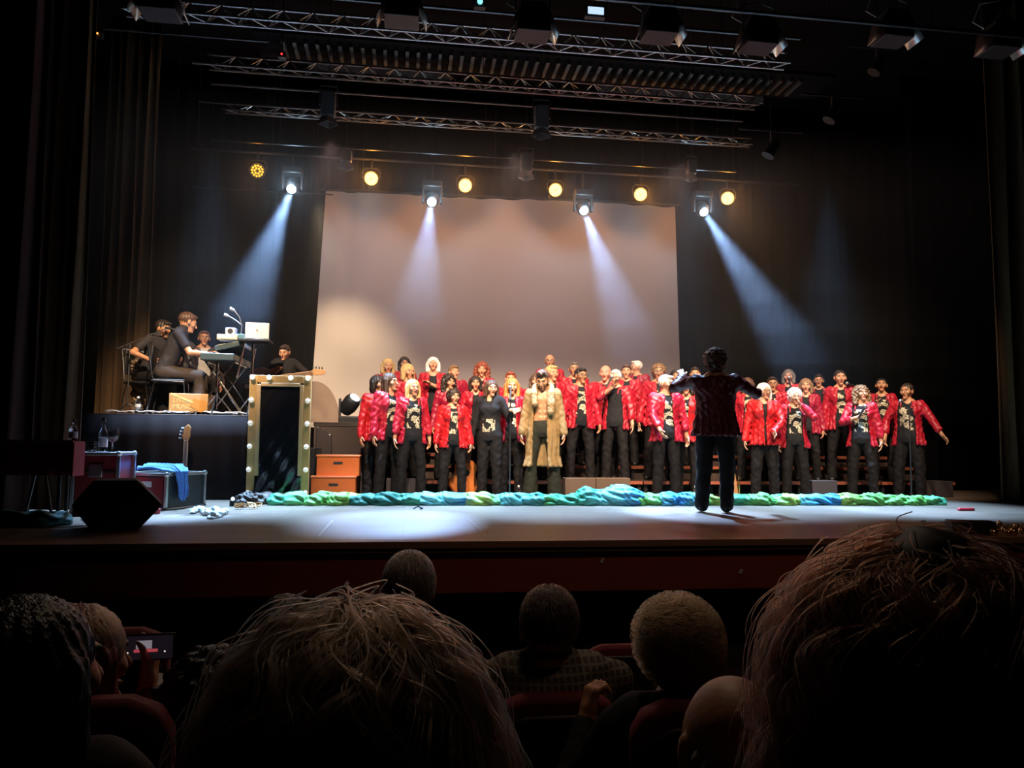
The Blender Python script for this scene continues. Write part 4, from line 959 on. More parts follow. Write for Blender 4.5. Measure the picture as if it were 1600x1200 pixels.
strip = [(432, 560, [TE, GR, LG], 'green cloth in front of the mirror frame and orange boxes, leftmost length'), (552, 650, [DT, DT, TE], 'dark teal smooth cloth at the leftmost singers\' feet'), (640, 722, [CY, CY, BL], 'bright cyan cloth in front of the long-haired blonde singer'),
         (712, 780, [BL, LG, TE], 'lime and blue cloth in front of the brown guitar'), (770, 850, [CY, CY, TE], 'cyan frayed cloth before the coat man\'s left side'), (840, 930, [GR, TE, TE], 'green cloth in front of the tan step boxes'),
         (918, 990, [TE, CY, BL], 'teal cloth mound, tallest in the row, before the white-haired man'), (980, 1046, [GR, GR, TE], 'green cloth piece just left of the blue piece near the conductor'), (1038, 1080, [CY, BL, CY], 'short sky-blue cloth piece left of the conductor'), (1072, 1116, [LG, GR, LG], 'yellow-green cloth piece behind the conductor\'s legs'),
         (1150, 1215, [TE, GR, TE], 'green cloth directly right of the conductor\'s legs'), (1205, 1262, [GR, LG, TE], 'green cloth in front of the white-curled singer'), (1255, 1318, [CY, BL, BL], 'blue cloth length in front of the dark box on the right'), (1312, 1400, [LG, GR, GR], 'light green cloth before the curly brown-haired singer'), (1390, 1470, [GR, GR, TE], 'green cloth at the right end of the row')]
for i, (xa_, xb_, cs, lb) in enumerate(strip):
    n = max(4, int((xb_-xa_)/11)); tall = 1.55 if xa_ == 918 else 1
    pts = []
    for k in range(n+1):
        x = xa_+(xb_-xa_)*k/n; yb = 789+.3*math.sin(k*1.7+i); q = fl(x, yb); pts.append((q.x, q.y+.03*math.sin(k*2.1+i*3), .0))
    rag('floor_cloth', pts, (.098 if xa_ != 1390 else .08)*tall, cs, lb, 20+i, group='lengths of blue and green cloth along the floor')
    pts2 = [(a, b+.10, c) for a, b, c in pts[::1]]
q = [fl(x, y) for x, y in [(300, 803), (312, 797), (322, 806), (335, 800), (344, 808), (330, 811), (352, 803)]]
rag('white_rag', [(p.x, p.y, 0) for p in q], .030, [(.6, .66, .66), (.75, .8, .8)], 'crumpled pale rag heap in front of the black and red flight case', 50, shiny=.014)
q = [fl(x, y) for x, y in [(380, 788), (392, 783), (405, 788), (418, 784), (430, 789)]]
rag('dark_cloth_heap', [(p.x, p.y, 0) for p in q], .085, [(.03, .016, .01), (.06, .03, .015)], 'dark brown cloth heap at the foot of the mirror frame', 51, shiny=.015)
q = [fl(x, y) for x, y in [(8, 822), (35, 822), (65, 822), (98, 820)]]
rag('green_cloth_roll', [(p.x, p.y, 0) for p in q], .085, [(.01, .05, .05), (.02, .11, .11), (.06, .22, .25)], 'dark green rolled cloth on the floor below the red table', 52)
# tinsel and small lamp beside the heap
rs = np.random.RandomState(3)
t = thing('tinsel_bundle', 'small bundle of shiny copper tinsel between rag and mirror frame', 'tinsel', fl(388, 796))
for k in range(7):
    p = Vector((rs.uniform(-.12, .12), rs.uniform(-.05, .1), .02)); MB().tube([p+Vector((.05*math.cos(a_*2+k), .03*math.sin(a_+k), .025+.025*math.sin(a_*1.3))) for a_ in np.linspace(0, 5, 9)], .007, 6).build('strand', M_BRASS, t)
t = thing('small_floor_lamp', 'tiny bright lamp on the floor left of the mirror frame', 'lamp', fl(364, 791))
MB().lathe([(.04, 0), (.04, .05), (.03, .07), (.02, .07)], n=14).build('base', M_BLACK, t); MB().ball((0, -.02, .085), .022, 12).build('bulb', emit_mat('tiny_bulb', (.7, .9, 1), 3), t)

# ------------------------------------------------------------------ right floor props
q0 = fl(1523, 836); t = thing('low_black_box', 'low black box on the right stage front edge', 'box', q0, -.3)
MB().box((0, .08, .055), (.36, .16, .11)).build('body', M_BLACK, t, .008); MB().box((0, .08, .114), (.36, .16, .006)).build('lid_edge', M_DSTEEL, t)
for i, (x, y) in enumerate([(1548, 822), (1556, 831), (1562, 821), (1569, 832), (1553, 836), (1588, 826), (1596, 833), (1584, 835), (1576, 836)]):
    p = fl(x, y+2); o = MB().ball((0, 0, 0), .030+.006*math.sin(i*2), 12).build('gold_bauble', M_BRASS); o.location = (p.x, p.y, .032)
    tag(o, 'shiny gold ball in the cluster right of the low black box', 'bauble', 'gold balls on the right stage front edge')
p0, p1 = fl(1495, 797), fl(1524, 799)
t = tag(MB().box((0, 0, 0), ((p1-p0).length, .05, .03)).build('red_baton', mat('red_plastic', (.6, .02, .04), .35), None, .008), 'short flat red stick lying right of the cloth row', 'stick'); c_ = (p0+p1)/2; t.location = (c_.x, c_.y, .017)
p = fl(653, 796); o = tag(MB().tube([(-.05, 0, .01), (0, .02, .035), (.05, 0, .012), (.03, -.03, .01)], .010, 6).build('cable_clip', M_BLACK), 'tiny black clip lying on the floor before the cyan cloth', 'clip'); o.location = p
for (x, y) in [(520, 861), (707, 862), (941, 876), (1158, 893)]:  # small pale pieces set along the stage front
    p = at(x, y, YE+.03); o = MB().box((0, 0, 0), (.022, .008, .042), Euler((0, .5, 0)).to_matrix()).build('pale_piece', mat('pale_matte', (.45, .5, .42), .6)); o.location = (p.x, YE+.036, p.z)
    tag(o, 'small pale piece on the dark wooden stage front', 'tape', 'pale pieces on the stage front')
# lines of tape on the boards
for a_, b_, lb in [((520, 813), (498, 838), 'thin pale tape line on the boards, left one'), ((732, 812), (760, 838), 'thin pale tape line on the boards, right one')]:
    p, q = fl(*a_), fl(*b_); d = q-p; o = tag(MB().box((0, 0, 0), (d.length, .012, .002)).build('floor_tape', mat('floor_tape', (.5, .4, .33), .6)), lb, 'tape'); o.location = ((p.x+q.x)/2, (p.y+q.y)/2, .0015); o.rotation_euler = (0, 0, math.atan2(d.y, d.x))

# ------------------------------------------------------------------ guitars
def electric_bass(p, rot, labl, neck=.86):
    t = thing('electric_bass', labl, 'bass guitar', p); t.rotation_euler = rot
    body = [(.0, .0), (.10, -.02), (.17, .04), (.16, .14), (.12, .22), (.15, .33), (.12, .38), (.06, .30), (-.05, .30), (-.12, .40), (-.16, .34), (-.12, .22), (-.17, .12), (-.16, .02), (-.08, -.03)]
    MB().prism([(x, 0, z) for x, z in body], (0, 0, 0), (0, .04, 0)).build('body', mat('sunburst', (.20, .06, .02), .25), t, .01)
    MB().box((0, -.012, .25+neck/2), (.05, .028, neck)).build('neck', mat('maple_neck', (.42, .24, .13), .4), t, .005)
    hz0 = .25+neck; hd = MB().prism([(-.025, 0, hz0), (.025, 0, hz0), (.045, 0, hz0+.05), (.05, 0, hz0+.16), (.02, 0, hz0+.20), (-.02, 0, hz0+.17), (-.05, 0, hz0+.04)], (0, -.02, 0), (0, .0, 0)).build('headstock', mat('maple_head', (.55, .30, .14), .35), t, .005)
    for k in range(4): MB().bar((-.055+.008*k, -.01, hz0+.03+.04*k), (-.085+.008*k, -.01, hz0+.03+.04*k), .010, 6).build('tuning_peg', M_STEEL, hd)
    for k in range(4): MB().bar((-.015+.01*k, -.03, .12), (-.012+.008*k, -.03, hz0+.03), .0015, 4).build('string', M_STEEL, t)
pb = at(292, 775, 10.0); electric_bass((pb.x-.02, 9.93, .0+at(292, 663, 10.0).z-1.31-.0), (-.02, 0, .0), 'bass guitar leaning on the platform front, headstock upward', .86)
# acoustic guitar, body edge seen behind the grey-haired singer
p = fl(728, 772); t = thing('acoustic_guitar', 'orange-brown acoustic guitar standing behind the short-haired singer', 'guitar', (xa(724, 10.72), 10.72, .04)); t.rotation_euler = (-.12, .2, .25)
gb = [(.0, 0), (.12, .01), (.19, .08), (.20, .17), (.155, .26), (.14, .31), (.155, .38), (.13, .45), (.05, .49), (-.05, .49), (-.13, .45), (-.155, .38), (-.14, .31), (-.155, .26), (-.20, .17), (-.19, .08), (-.12, .01)]
MB().prism([(x, 0, z) for x, z in gb], (0, 0, 0), (0, .10, 0)).build('body', mat('guitar_orange', (.60, .17, .04), .3), t, .008)
MB().lathe([(.001, -.004), (.05, -.004), (.05, .0)], (0, -.001, .30), 20, (0, 1, 0)).build('sound_hole', M_BLACK, t)
MB().box((0, -.014, .66), (.05, .025, .44)).build('neck', mat('dark_neck', (.10, .05, .03), .4), t)
p = fl(1147, 772); t = thing('wooden_stand', 'slim orange-brown wooden instrument case edge behind the conductor\'s right leg', 'instrument case', (xa(1149, 10.7), 10.7, 0)); t.rotation_euler = (0, -.10, .2)
MB().prism([(-.05, 0, 0), (.06, 0, 0), (.03, 0, .30), (.0, 0, .58), (-.05, 0, .62), (-.065, 0, .3)], (0, 0, 0), (0, .08, 0)).build('body', mat('guitar_tan', (.50, .24, .10), .4), t, .01)
MB().bar((.075, .02, .0), (.10, .03, .30), .012).build('support_leg', M_BRASS, t)

# ------------------------------------------------------------------ microphones
M_MIC = mat('mic_grille', (.55, .55, .55), .35, .9)
def mic_stand(px, Y, pyt, labl, tilt=(0, -.06), base=.09, boom=None):
    x = xa(px, Y); zt_ = at(px, pyt, Y).z; t = thing('microphone_stand', labl, 'microphone stand', (x, Y, 0))
    MB().lathe([(.001, 0), (.13, 0), (.13, .012), (.03, .03), (.001, .03)], n=22).build('base', M_DSTEEL, t)
    MB().bar((0, 0, .02), (0, 0, zt_*.62), .012).build('lower_tube', M_DSTEEL, t); MB().bar((0, 0, zt_*.6), (tilt[0]*.5, 0, zt_-.02), .008).build('upper_tube', M_DSTEEL, t)
    top = Vector((tilt[0]*.5, 0, zt_-.02)); d = Vector((tilt[0]*2, -.5 if not boom else -.2, .4)).normalized() if not boom else Vector(boom).normalized()
    mc = MB().bar(top-d*.05, top+d*.13, .011, 10, .016).build('microphone', M_BLACK, t); MB().ball(top+d*.15, .026, 12).build('grille', M_MIC, mc)
mic_stand(797, 10.28, 618, 'microphone stand in front of the orange-haired singer', boom=(.02, .3, .6))
mic_stand(1422, 10.2, 634, 'microphone stand in front of the rightmost singer', boom=(-.6, .1, .45))
def hand_mic(pos, d, labl):
    t = thing('handheld_microphone', labl, 'microphone', pos); d = Vector(d).normalized()
    MB().bar(-d*.11, d*.06, .010, 10, .017).build('handle', M_BLACK, t); MB().ball(d*.085, .027, 12).build('grille', M_MIC, t)
for px, lb in [(780, 'small silver-necked bottle on the floor left of the orange-haired singer\'s mic stand'), (811, 'small silver-necked bottle on the floor right of the mic stand'), (1086, 'small pale bottle on the floor left of the conductor')]:
    Y = 10.55; t = thing('floor_bottle', lb, 'bottle', (xa(px, Y), Y, 0))
    MB().lathe([(.001, 0), (.03, 0), (.03, .11), (.012, .14), (.012, .16)], n=14).build('bottle_body', M_GLASS, t); MB().lathe([(.013, .15), (.014, .15), (.014, .175), (.001, .175)], n=12).build('cap', M_WHITE, t)
# ------------------------------------------------------------------ choir
CH = 'choir singers in red jackets'
def ch(label, px, top, row, **kw):
    Y, zb = {0: (10.5, 0), .5: (10.78, 0), 1: (11.15, Z1), 2: (11.8, Z2), 3: (12.45, Z3)}[row]
    Y = kw.pop('Y', Y)
    return person(label, px, top, Y, zb, lod=0 if row < 1 else (0 if row == 1 else 1), group=CH, **kw)
JR = (.37, .004, .018); JB = (.46, .005, .008)
# front row, left to right
ch('singer with long straight brown hair in profile, leftmost of the front row', 609, 582, 0, hair='long', hc='brown', yaw=28, hy=25, b='down', mouth=.2)
ch('singer half hidden behind the leftmost long-haired woman', 590, 586, .5, hair='bob', hc='dark', yaw=25, hy=20, jacket='closed', jcol=JB, mouth=.2)
ch('singer with long blonde hair and gold-printed black top', 645, 592, 0, Y=10.42, hair='long', hc='blonde', jacket='wide', yaw=10, hy=12, roll=True, mouth=.3)
ch('short-haired singer in closed jacket, hair rimmed white', 709, 607, 0, hair='afro', hc='dark', jacket='open', yaw=6, hy=14, mouth=.1, g=1.08, jcol=JB, a='down')
r, h_, s_ = ch('singer with dark bob reaching one arm to the right, black long sleeve', 767, 593, 0, hair='bob', hc='brown', jacket=None, shirt='long', yaw=-14, hy=30, a='down', b=(.36, -.20, 1.26, (.3, .2, -1), (1, -.1, .0)), mouth=.4, g=1.05)
ch('singer with orange-blonde hair behind a microphone stand', 800, 590, .5, Y=10.74, hair='long', hc='orange', jacket='open', yaw=4, mouth=.7)
person('bare-chested person in long beige fur-collared coat and black trousers', 849, 577, 10.42, 0, sex='m', hair='quiff', hc='brown', skin='tan', jacket='coat', shirt='none', jcol=(.27, .165, .065), tcol=(.020, .020, .012), yaw=-4, hp=-24, hy=-6, flare=.105, mouth=.1, beard=True)
ch('singer with dark cropped hair and glasses standing on a tan box', 907, 574, 1, sex='m', Y=10.95, hair='short', hc='black', glasses=True, skin='tan', yaw=10, hy=20, mouth=.3, g=1.0, roll=False)
r, h_, s_ = ch('white-haired singer with glasses holding a microphone to his mouth', 962, 577, 1, Y=10.97, sex='m', hair='short', hc='white', glasses=True, yaw=-18, hy=6, hp=-6, jacket='wide', shirt='plain', b=(.30, -.10, .83), a=(.02, -.20, 1.43, (-.8, -.1, -.6), (.3, -.1, .6)), mouth=.4, roll=True)
ch('white-haired singer right of the microphone holder, arms hanging, profile', 1040, 585, 0, sex='m', hair='short', hc='white', yaw=18, hy=30, jacket='open', roll=True, mouth=.3, a=(-.16, -.25, .93), b=(.28, -.05, .86))
ch('singer whose red jacket shows just left of the conductor', 1072, 590, .5, hair='bob', hc='dark', yaw=0, jacket='closed', jcol=JB)
# right part, front
ch('grey-bobbed singer with glasses in closed red jacket, right of the conductor', 1193, 598, 0, hair='bob', hc='white', glasses=True, jacket='closed', yaw=6, hy=22, g=1.12, shirt='plain', b=(.10, -.25, .98, (.9, .2, -.4), (.2, -.6, -.5)), mouth=.1, jcol=JB)
r, h_, s_ = ch('white-curled singer holding one hand up to her face', 1241, 606, 0, hair='afro', hc='white', yaw=4, hy=12, hp=-8, jacket='wide', a='down', b=(.07, -.25, 1.42, (.7, -.2, -.7), (-.3, 0, .6)), mouth=.4)
r, h_, s_ = ch('curly brown-haired singer looking up to the right with hand on chest', 1345, 602, 0, hair='curly', hc='lightbrown', yaw=-6, hy=32, hp=8, jacket='wide', a=(-.02, -.22, 1.22, (-.9, .1, -.6), (.5, -.1, .4)), b='down', mouth=.5, g=1.05, roll=True)
ch('rightmost singer with tied dark hair and one arm held out', 1417, 598, 0, hair='tied', hc='dark', yaw=-8, hy=-14, jacket='wide', roll=True, a=(-.30, -.12, .90), b=(.46, -.10, .92, (.4, .5, -.6), (.45, -.1, -.55)), g=1.12, mouth=.3, skin='tan')
# second row
ch('fair-haired singer in second row with hair rimmed white, above the leftmost pair', 637, 568, 1, Y=11.3, hair='bob', hc='blonde', yaw=14, hy=18, jacket='closed', mouth=.3)
ch('dark wavy-haired singer behind the blonde and the short-haired women', 701, 585, 1, hair='curly', hc='dark', yaw=12, hy=20, jacket='closed', jcol=(.27, .004, .025))
ch('dark-bobbed singer with round face in second row', 743, 587, 1, hair='bob', hc='dark', yaw=4, jacket='open', shirt='plain', mouth=.4)
ch('singer with auburn hair just behind the orange-haired one', 798, 580, 1, Y=11.4, hair='short', hc='red', yaw=0, jacket='closed')
ch('fair-haired singer directly behind the coat wearer\'s left shoulder', 838, 583, 1, Y=11.2, hair='bob', hc='brown', yaw=0, jacket='closed')
ch('short blond singer right behind the coat wearer\'s head', 862, 570, 1, sex='m', Y=11.35, hair='short', hc='blonde', yaw=16, hy=15, jacket='closed')
ch('pink bald singer behind the white-haired microphone holder', 946, 570, 1, Y=11.42, sex='m', hair='bald', hc='grey', skin='pink', yaw=-10, jacket='closed')
ch('dark-haired singer right of the microphone holder, second row', 979, 569, 2, sex='m', Y=11.7, hair='short', hc='brown', yaw=-4, jacket='open')
ch('curly fair-haired singer in glasses, second row left of conductor', 1029, 568, 1, sex='m', Y=11.35, hair='afro', hc='lightbrown', glasses=True, yaw=-4, jacket='closed', hy=5)
ch('dark-haired singer whose head shows between the conductor\'s hand and head', 1086, 573, 2, hair='short', hc='dark', sex='m', yaw=0, jacket='closed')
ch('brown-haired singer just right of the conductor\'s shoulder', 1168, 590, 1, Y=11.0, hair='bob', hc='brown', yaw=-4, hy=-10, jacket='open')
ch('dark-haired singer peering over the grey-bobbed woman', 1207, 588, 1, Y=11.25, sex='m', hair='short', hc='dark', skin='tan', glasses=True, yaw=4, jacket='closed')
ch('singer with light brown fringe behind the white-curled one', 1259, 591, 1, Y=11.1, hair='bob', hc='lightbrown', yaw=0, jacket='open', shirt='plain', jcol=(.27, .004, .025))
r, h_, s_ = ch('tall dark-haired singer left of the curly brown-haired one', 1312, 577, 1, Y=10.98, hair='tied', hc='black', yaw=6, hy=6, jacket='open', mouth=.4)
r, h_, s_ = ch('dark-haired singer holding a microphone at the chest, second from right', 1377, 590, 1, Y=11.0, hair='tied', hc='black', skin='tan', yaw=0, hp=10, jacket='wide', a=(-.07, -.24, 1.22, (-.8, .1, -.5), (.1, -.3, .8)), mouth=.6)
# third and back rows
ch('back-row singer with bright white-rimmed blonde hair, far left', 606, 560, 2, hair='bob', hc='blonde', yaw=8, jacket='closed')
ch('back-row singer with dark hair between two fair-haired ones', 632, 557, 3, hair='bob', hc='dark', yaw=6, jacket='closed')
r, h_, s_ = ch('white-haired singer with hand on chest, head tipped back', 677, 557, 2, hair='bob', hc='white', hp=12, yaw=0, jacket='open', b=(-.02, -.22, 1.25, (.9, .1, -.6), (-.6, -.1, .3)), mouth=.7, shirt='plain')
ch('short-haired brown singer in back row, third-row right of white-haired one', 709, 570, 2, sex='m', hair='short', hc='lightbrown', hy=16, yaw=6, jacket='closed', jcol=(.27, .004, .025))
ch('red-curled singer in the back row, mouth open', 753, 566, 2, hair='curly', hc='red', yaw=0, jacket='closed', mouth=.6)
ch('bald singer with glasses, highest head in the back row', 859, 553, 3, sex='m', hair='bald', hc='grey', glasses=True, yaw=0, jacket='closed')
ch('grey-haired singer behind the dark-cropped man with glasses', 897, 565, 2, sex='m', hair='short', hc='pepper', glasses=True, yaw=4, hp=4, jacket='closed')
ch('back-row singer turned aside with bright white hair', 995, 563, 3, sex='m', hair='short', hc='white', hy=-40, yaw=-20, jacket='closed', jcol=(.27, .004, .025))
ch('back-row singer half hidden by the conductor\'s raised hand', 1056, 577, 2, hair='bob', hc='dark', yaw=0, jacket='closed')
ch('curly-haired back-row singer, partly hidden by the conductor\'s right arm', 1146, 584, 2, hair='bob', hc='red', yaw=0, jacket='closed')
r, h_, s_ = ch('back-row singer with brown-grey hair, right of conductor', 1232, 577, 2, hair='bob', hc='pepper', yaw=-6, jacket='open', mouth=.6, skin='pink')
ch('singer in dark-rimmed glasses in back row on the right', 1279, 584, 2, sex='m', hair='short', hc='dark', glasses=True, yaw=0, jacket='wide', shirt='plain', mouth=.6, jcol=(.27, .004, .025))

# conductor, back to the audience
Pc = fl(1124, 801); yc = Pc.y
person('conductor in dark red jacket, back turned, both arms raised', 1117, 547, yc, 0, sex='m', hair='curly_short', hc='brown', rz=PI-math.atan2(Pc.x, yc)+.04, jacket='closed', shirt='plain', jcol=(.085, .004, .008), g=1.14,
       a=(-.36, -.34, 1.32, (-1, .5, -.7), (.1, -.8, .1), (0, 0, -1)), b=(.34, -.34, 1.46, (1, .6, -.8), (.2, -.5, .6), (-.3, 0, -1)), tcol=(.010, .010, .012), hem=-.16, glasses=True,
       legs=[((-.095, 0, .88), (-.115, -.01, .49), (-.105, .0, .08)), ((.095, 0, .88), (.12, -.02, .49), (.15, .0, .08))])

# handheld microphones, placed in the hands that hold them
for (px, py, Y, d, lb) in [(952, 596, 10.72, (.3, .1, .5), 'silver microphone held to the white-haired man\'s mouth'), (1372, 643, 10.75, (.05, .1, 1), 'microphone held at the chest, second singer from the right'),
                        (1347, 643, 10.24, (.4, -.2, .8), 'microphone held at the curly brown-haired singer\'s chest'), (1329, 601, 10.85, (-.5, -.2, .1), 'silver microphone beside the tall dark-haired singer\'s chin'), (1234, 598, 11.5, (-.1, .1, 1), 'microphone before the brown-grey haired back-row singer')]:
    hand_mic(at(px, py, Y), d, lb)

# ------------------------------------------------------------------ band on the platform
def seated(label, px, top, Y, rz, zseat=.46, zb=PZ, **kw):
    lean = kw.pop('lean', .08); H = kw.pop('H', 1.75); hh = zseat+.02
    sp = kw.pop('spread', .10); kf = kw.pop('kf', -.44)
    A = (0, 0, hh+.08); B = (0, -lean, hh+.08+.545); kn = hh+.03
    legs = kw.pop('legs', [((-.09, 0, hh+.06), (-sp-.06, kf, kn), (-sp-.05, kf-.02, .08)), ((.09, 0, hh+.06), (sp+.06, kf, kn), (sp+.05, kf-.02, .08))])
    return person(label, px, top, Y, zb, pelvis=A, neck=B, legs=legs, rz=rz, Hf=H, jacket=kw.pop('jacket', None), **kw)
TS = (.030, .026, .028)
seated('bearded musician in grey t-shirt sitting at the far left', 238, 505, 11.25, math.radians(58), sex='m', hair='short', hc='dark', beard=True, shirt='plain', scol=TS, skin='tan', hy=8, hp=-12, lean=.16, H=1.72, sink=.015,
       a=(-.22, -.28, .74, (-.9, .4, -.3)), b=(.20, -.30, .74, (.9, .4, -.3)), mouth=.1)
seated('musician with undercut seen from behind, playing the keyboard', 260, 503, 10.72, math.radians(98), sex='m', hair='short', hc='brown', shirt='plain', scol=TS, hy=22, hp=-18, lean=.20, H=1.78,
       a=(-.12, -.56, .80, (-.5, .6, -.7), (.1, -1, -.1), (0, 0, -1)), b=(.14, -.60, .84, (.5, .6, -.7), (0, -1, -.1), (0, 0, -1)), tcol=(.05, .036, .028), mouth=.1)
seated('musician in glasses and dark suit facing front behind the keyboard', 318, 531, 12.05, -math.atan2(-4.0, 12), sex='m', hair='short', hc='brown', jacket='open', shirt='plain', jcol=(.014, .012, .014), scol=(.45, .42, .40), glasses=True, mouth=.1, H=1.62, skin='tan', zseat=.50)
r, h_, s_ = person('guitarist in black shirt looking down, behind the mirror frame', 447, 538, 11.2, PZ-.42, sex='m', hair='short', hc='dark', jacket=None, shirt='plain', scol=(.014, .013, .015), rz=math.radians(8), hy=-22, hp=-16, Hf=None, mouth=.1,
       a=(-.10, -.26, 1.05, (-.9, .2, -.5)), b=(.34, -.26, 1.16, (.8, .2, -.6), (.5, -.4, .3)))
sb = at(424, 590, 10.95)
electric_bass((sb.x-.22, sb.y-.02, sb.z-.04), (.12, math.radians(82), 0), 'bass guitar held level by the guitarist, headstock to the right', .54)
# support for the guitarist (he stands on a low step beside the platform)
tag(MB().box((xa(447, 11.2), 11.2, (PZ-.42)/2), (.9, .9, PZ-.42)).build('standing_block', M_BLACK), 'black block the guitarist stands on behind the mirror frame', 'platform')

# chairs
def band_chair(x, Y, rz, labl):
    t = thing('band_chair', labl, 'chair', (x, Y, PZ), rz)
    MB().box((0, 0, .45), (.42, .42, .045)).build('seat', M_BLACK, t, .015)
    MB().box((0, .22, .74), (.40, .03, .34), Euler((.12, 0, 0)).to_matrix()).build('backrest', M_BLACK, t, .012)
    for sx in (-1, 1):
        MB().tube([(sx*.21, -.24, 0), (sx*.21, -.19, .44), (sx*.21, .18, .46), (sx*.21, .20, .55), (sx*.21, .26, .92)], .011, 8).build('side_frame', M_CHROME, t)
        MB().bar((sx*.21, .24, 0), (sx*.21, .16, .44), .011, 8).build('leg', M_CHROME, t)
    MB().bar((-.21, .26, .92), (.21, .26, .92), .011, 8).build('top_rail', M_CHROME, t)
band_chair(xa(226, 11.25), 11.25, math.radians(62), 'black chair with chrome frame under the bearded musician')
band_chair(xa(262, 10.72), 10.72, math.radians(98), 'black chair with chrome frame under the keyboard player')
# hanging bag / jacket on the left chair
o = rag('folded_jacket', [(xa(205, 11.2), 11.35, 0), (xa(205, 11.2)+.02, 11.35, .22), (xa(208, 11.2), 11.36, .45), (xa(200, 11.2), 11.36, .68)], .085, [(.10, .06, .03), (.16, .10, .05)], 'brown jacket hanging over the left musician\'s chair back', 60, cat='jacket', shiny=.014); o.location.z = PZ+.03
# keyboards and stand
xk = xa(346, 10.75)
kb = thing('stage_keyboard', 'long black keyboard on a stand in front of the player', 'keyboard', (xk, 10.78, PZ+.72)); 
MB().box((0, .1, .04), (.42, 1.1, .09), None).build('case', mat('keyboard_case', (.05, .07, .07), .35), kb, .01)
MB().box((-.13, .1, .09), (.14, 1.0, .014)).build('key_bed', M_WHITE, kb)
bkm = MB()
for k in range(36):
    if k % 7 not in (2, 6): bkm.box((-.10, -.38+k*.028, .103), (.08, .012, .012))
bkm.build('black_keys', M_BLACK, kb)['kind'] = 'stuff'
kb2 = thing('upper_keyboard', 'second keyboard tier, tilted, above the long one', 'keyboard', (xk+.10, 10.80, PZ+.86))
MB().box((0, .1, .06), (.34, .9, .07), Euler((0, -.25, 0)).to_matrix()).build('case', mat('keyboard_case', (.05, .07, .07), .35), kb2, .01)
MB().box((-.10, .1, .075), (.12, .8, .012), Euler((0, -.25, 0)).to_matrix()).build('key_bed', M_WHITE, kb2)
st = thing('keyboard_stand', 'chrome tube keyboard stand with crossed legs', 'stand', (xk, 10.8, PZ))
for dy in (-.3, .45):
    MB().bar((-.30, dy, .0), (.18, dy, .71), .016).build('leg', M_CHROME, st); MB().bar((.32, dy, .0), (-.18, dy, .71), .016).build('leg', M_CHROME, st)
    MB().bar((.22, dy, .5), (.30, dy, .98), .014).build('upright', M_CHROME, st)
MB().bar((-.18, -.3, .71), (-.18, .45, .71), .014).build('rail', M_CHROME, st); MB().bar((.18, -.3, .71), (.18, .45, .71), .014).build('rail', M_CHROME, st)
for dx, lb in ((-.02, 'single chrome pole of the side stand by the crate'), (.42, 'chrome pole of the laptop stand by mirror frame')):
    st = thing('tripod_stand', lb, 'stand', (xk+dx, 10.45, PZ)); hgt = .70 if dx < 0 else .98
    MB().bar((0, 0, .08), (0, 0, hgt), .015).build('pole', M_CHROME, st)
    for a_ in (0.5, 2.6, 4.7): MB().bar((0, 0, .28), (.24*math.cos(a_), .2*math.sin(a_), .01), .010).build('leg', M_CHROME, st)
    MB().bar((0, 0, .3), (0, 0, .36), .024).build('collar', M_BLACK, st)
    if dx > 0: MB().box((.02, .05, hgt+.012), (.40, .34, .024)).build('tray', M_BLACK, st)
# laptop
lx = xk+.46; lt = thing('laptop', 'open silver laptop, lid toward the audience, on the stand', 'laptop', (lx, 10.50, PZ+1.008), math.radians(8))
MB().box((0, .08, .008), (.32, .23, .016)).build('base', mat('laptop_silver', (.6, .58, .57), .35, .5), lt, .004)
ld = MB().box((0, -.035, .125), (.30, .010, .215), Euler((-.12, 0, 0)).to_matrix()).build('lid', mat('laptop_lid', (.62, .50, .46), .4, .2), lt, .004)
MB().lathe([(.001, 0), (.014, 0), (.014, .002), (.001, .002)], (0, -.043, .125), 14, (0, -1, -.12)).build('round_emblem', mat('emblem_grey', (.25, .18, .16), .4), ld)
# sound module with goosenecks
md = thing('gooseneck_lamp', 'twin gooseneck lamp rising between keyboard and laptop', 'lamp', (xk+.24, 10.55, PZ+1.008))
MB().box((0, 0, .04), (.11, .1, .08)).build('base', mat('cyan_metal', (.10, .22, .25), .4, .5), md, .008)
for (dx, dz) in ((-.17, .32), (-.10, .40)):
    g_ = MB().tube([(0, 0, .08), (.01, 0, .2), (dx*.3, 0, dz*.78), (dx, 0, dz)], .008, 8).build('gooseneck', M_STEEL, md); MB().bar((dx, 0, dz), (dx-.05, 0, dz+.02), .016, 10, .022).build('lamp_head', M_STEEL, g_)
t = thing('sound_module', 'cream box-shaped sound module above the keyboards', 'sound module', (xk+.09, 10.55, PZ+1.0)); MB().box((0, 0, .035), (.26, .22, .07)).build('case', mat('cream_case', (.62, .50, .33), .5), t, .006); MB().box((0, -.112, .035), (.22, .006, .04)).build('front_panel', mat('cream_case2', (.8, .68, .48), .5), t)
t = thing('small_speaker', 'small pale grey box on the cream sound module', 'speaker', (xk+.11, 10.58, PZ+1.071)); MB().box((0, 0, .05), (.13, .12, .10)).build('case', mat('lilac_grey', (.45, .42, .46), .5), t, .01); MB().lathe([(.001, 0), (.035, 0), (.035, .004)], (0, -.061, .05), 14, (0, -1, 0)).build('cone', M_GREYCASE, t)
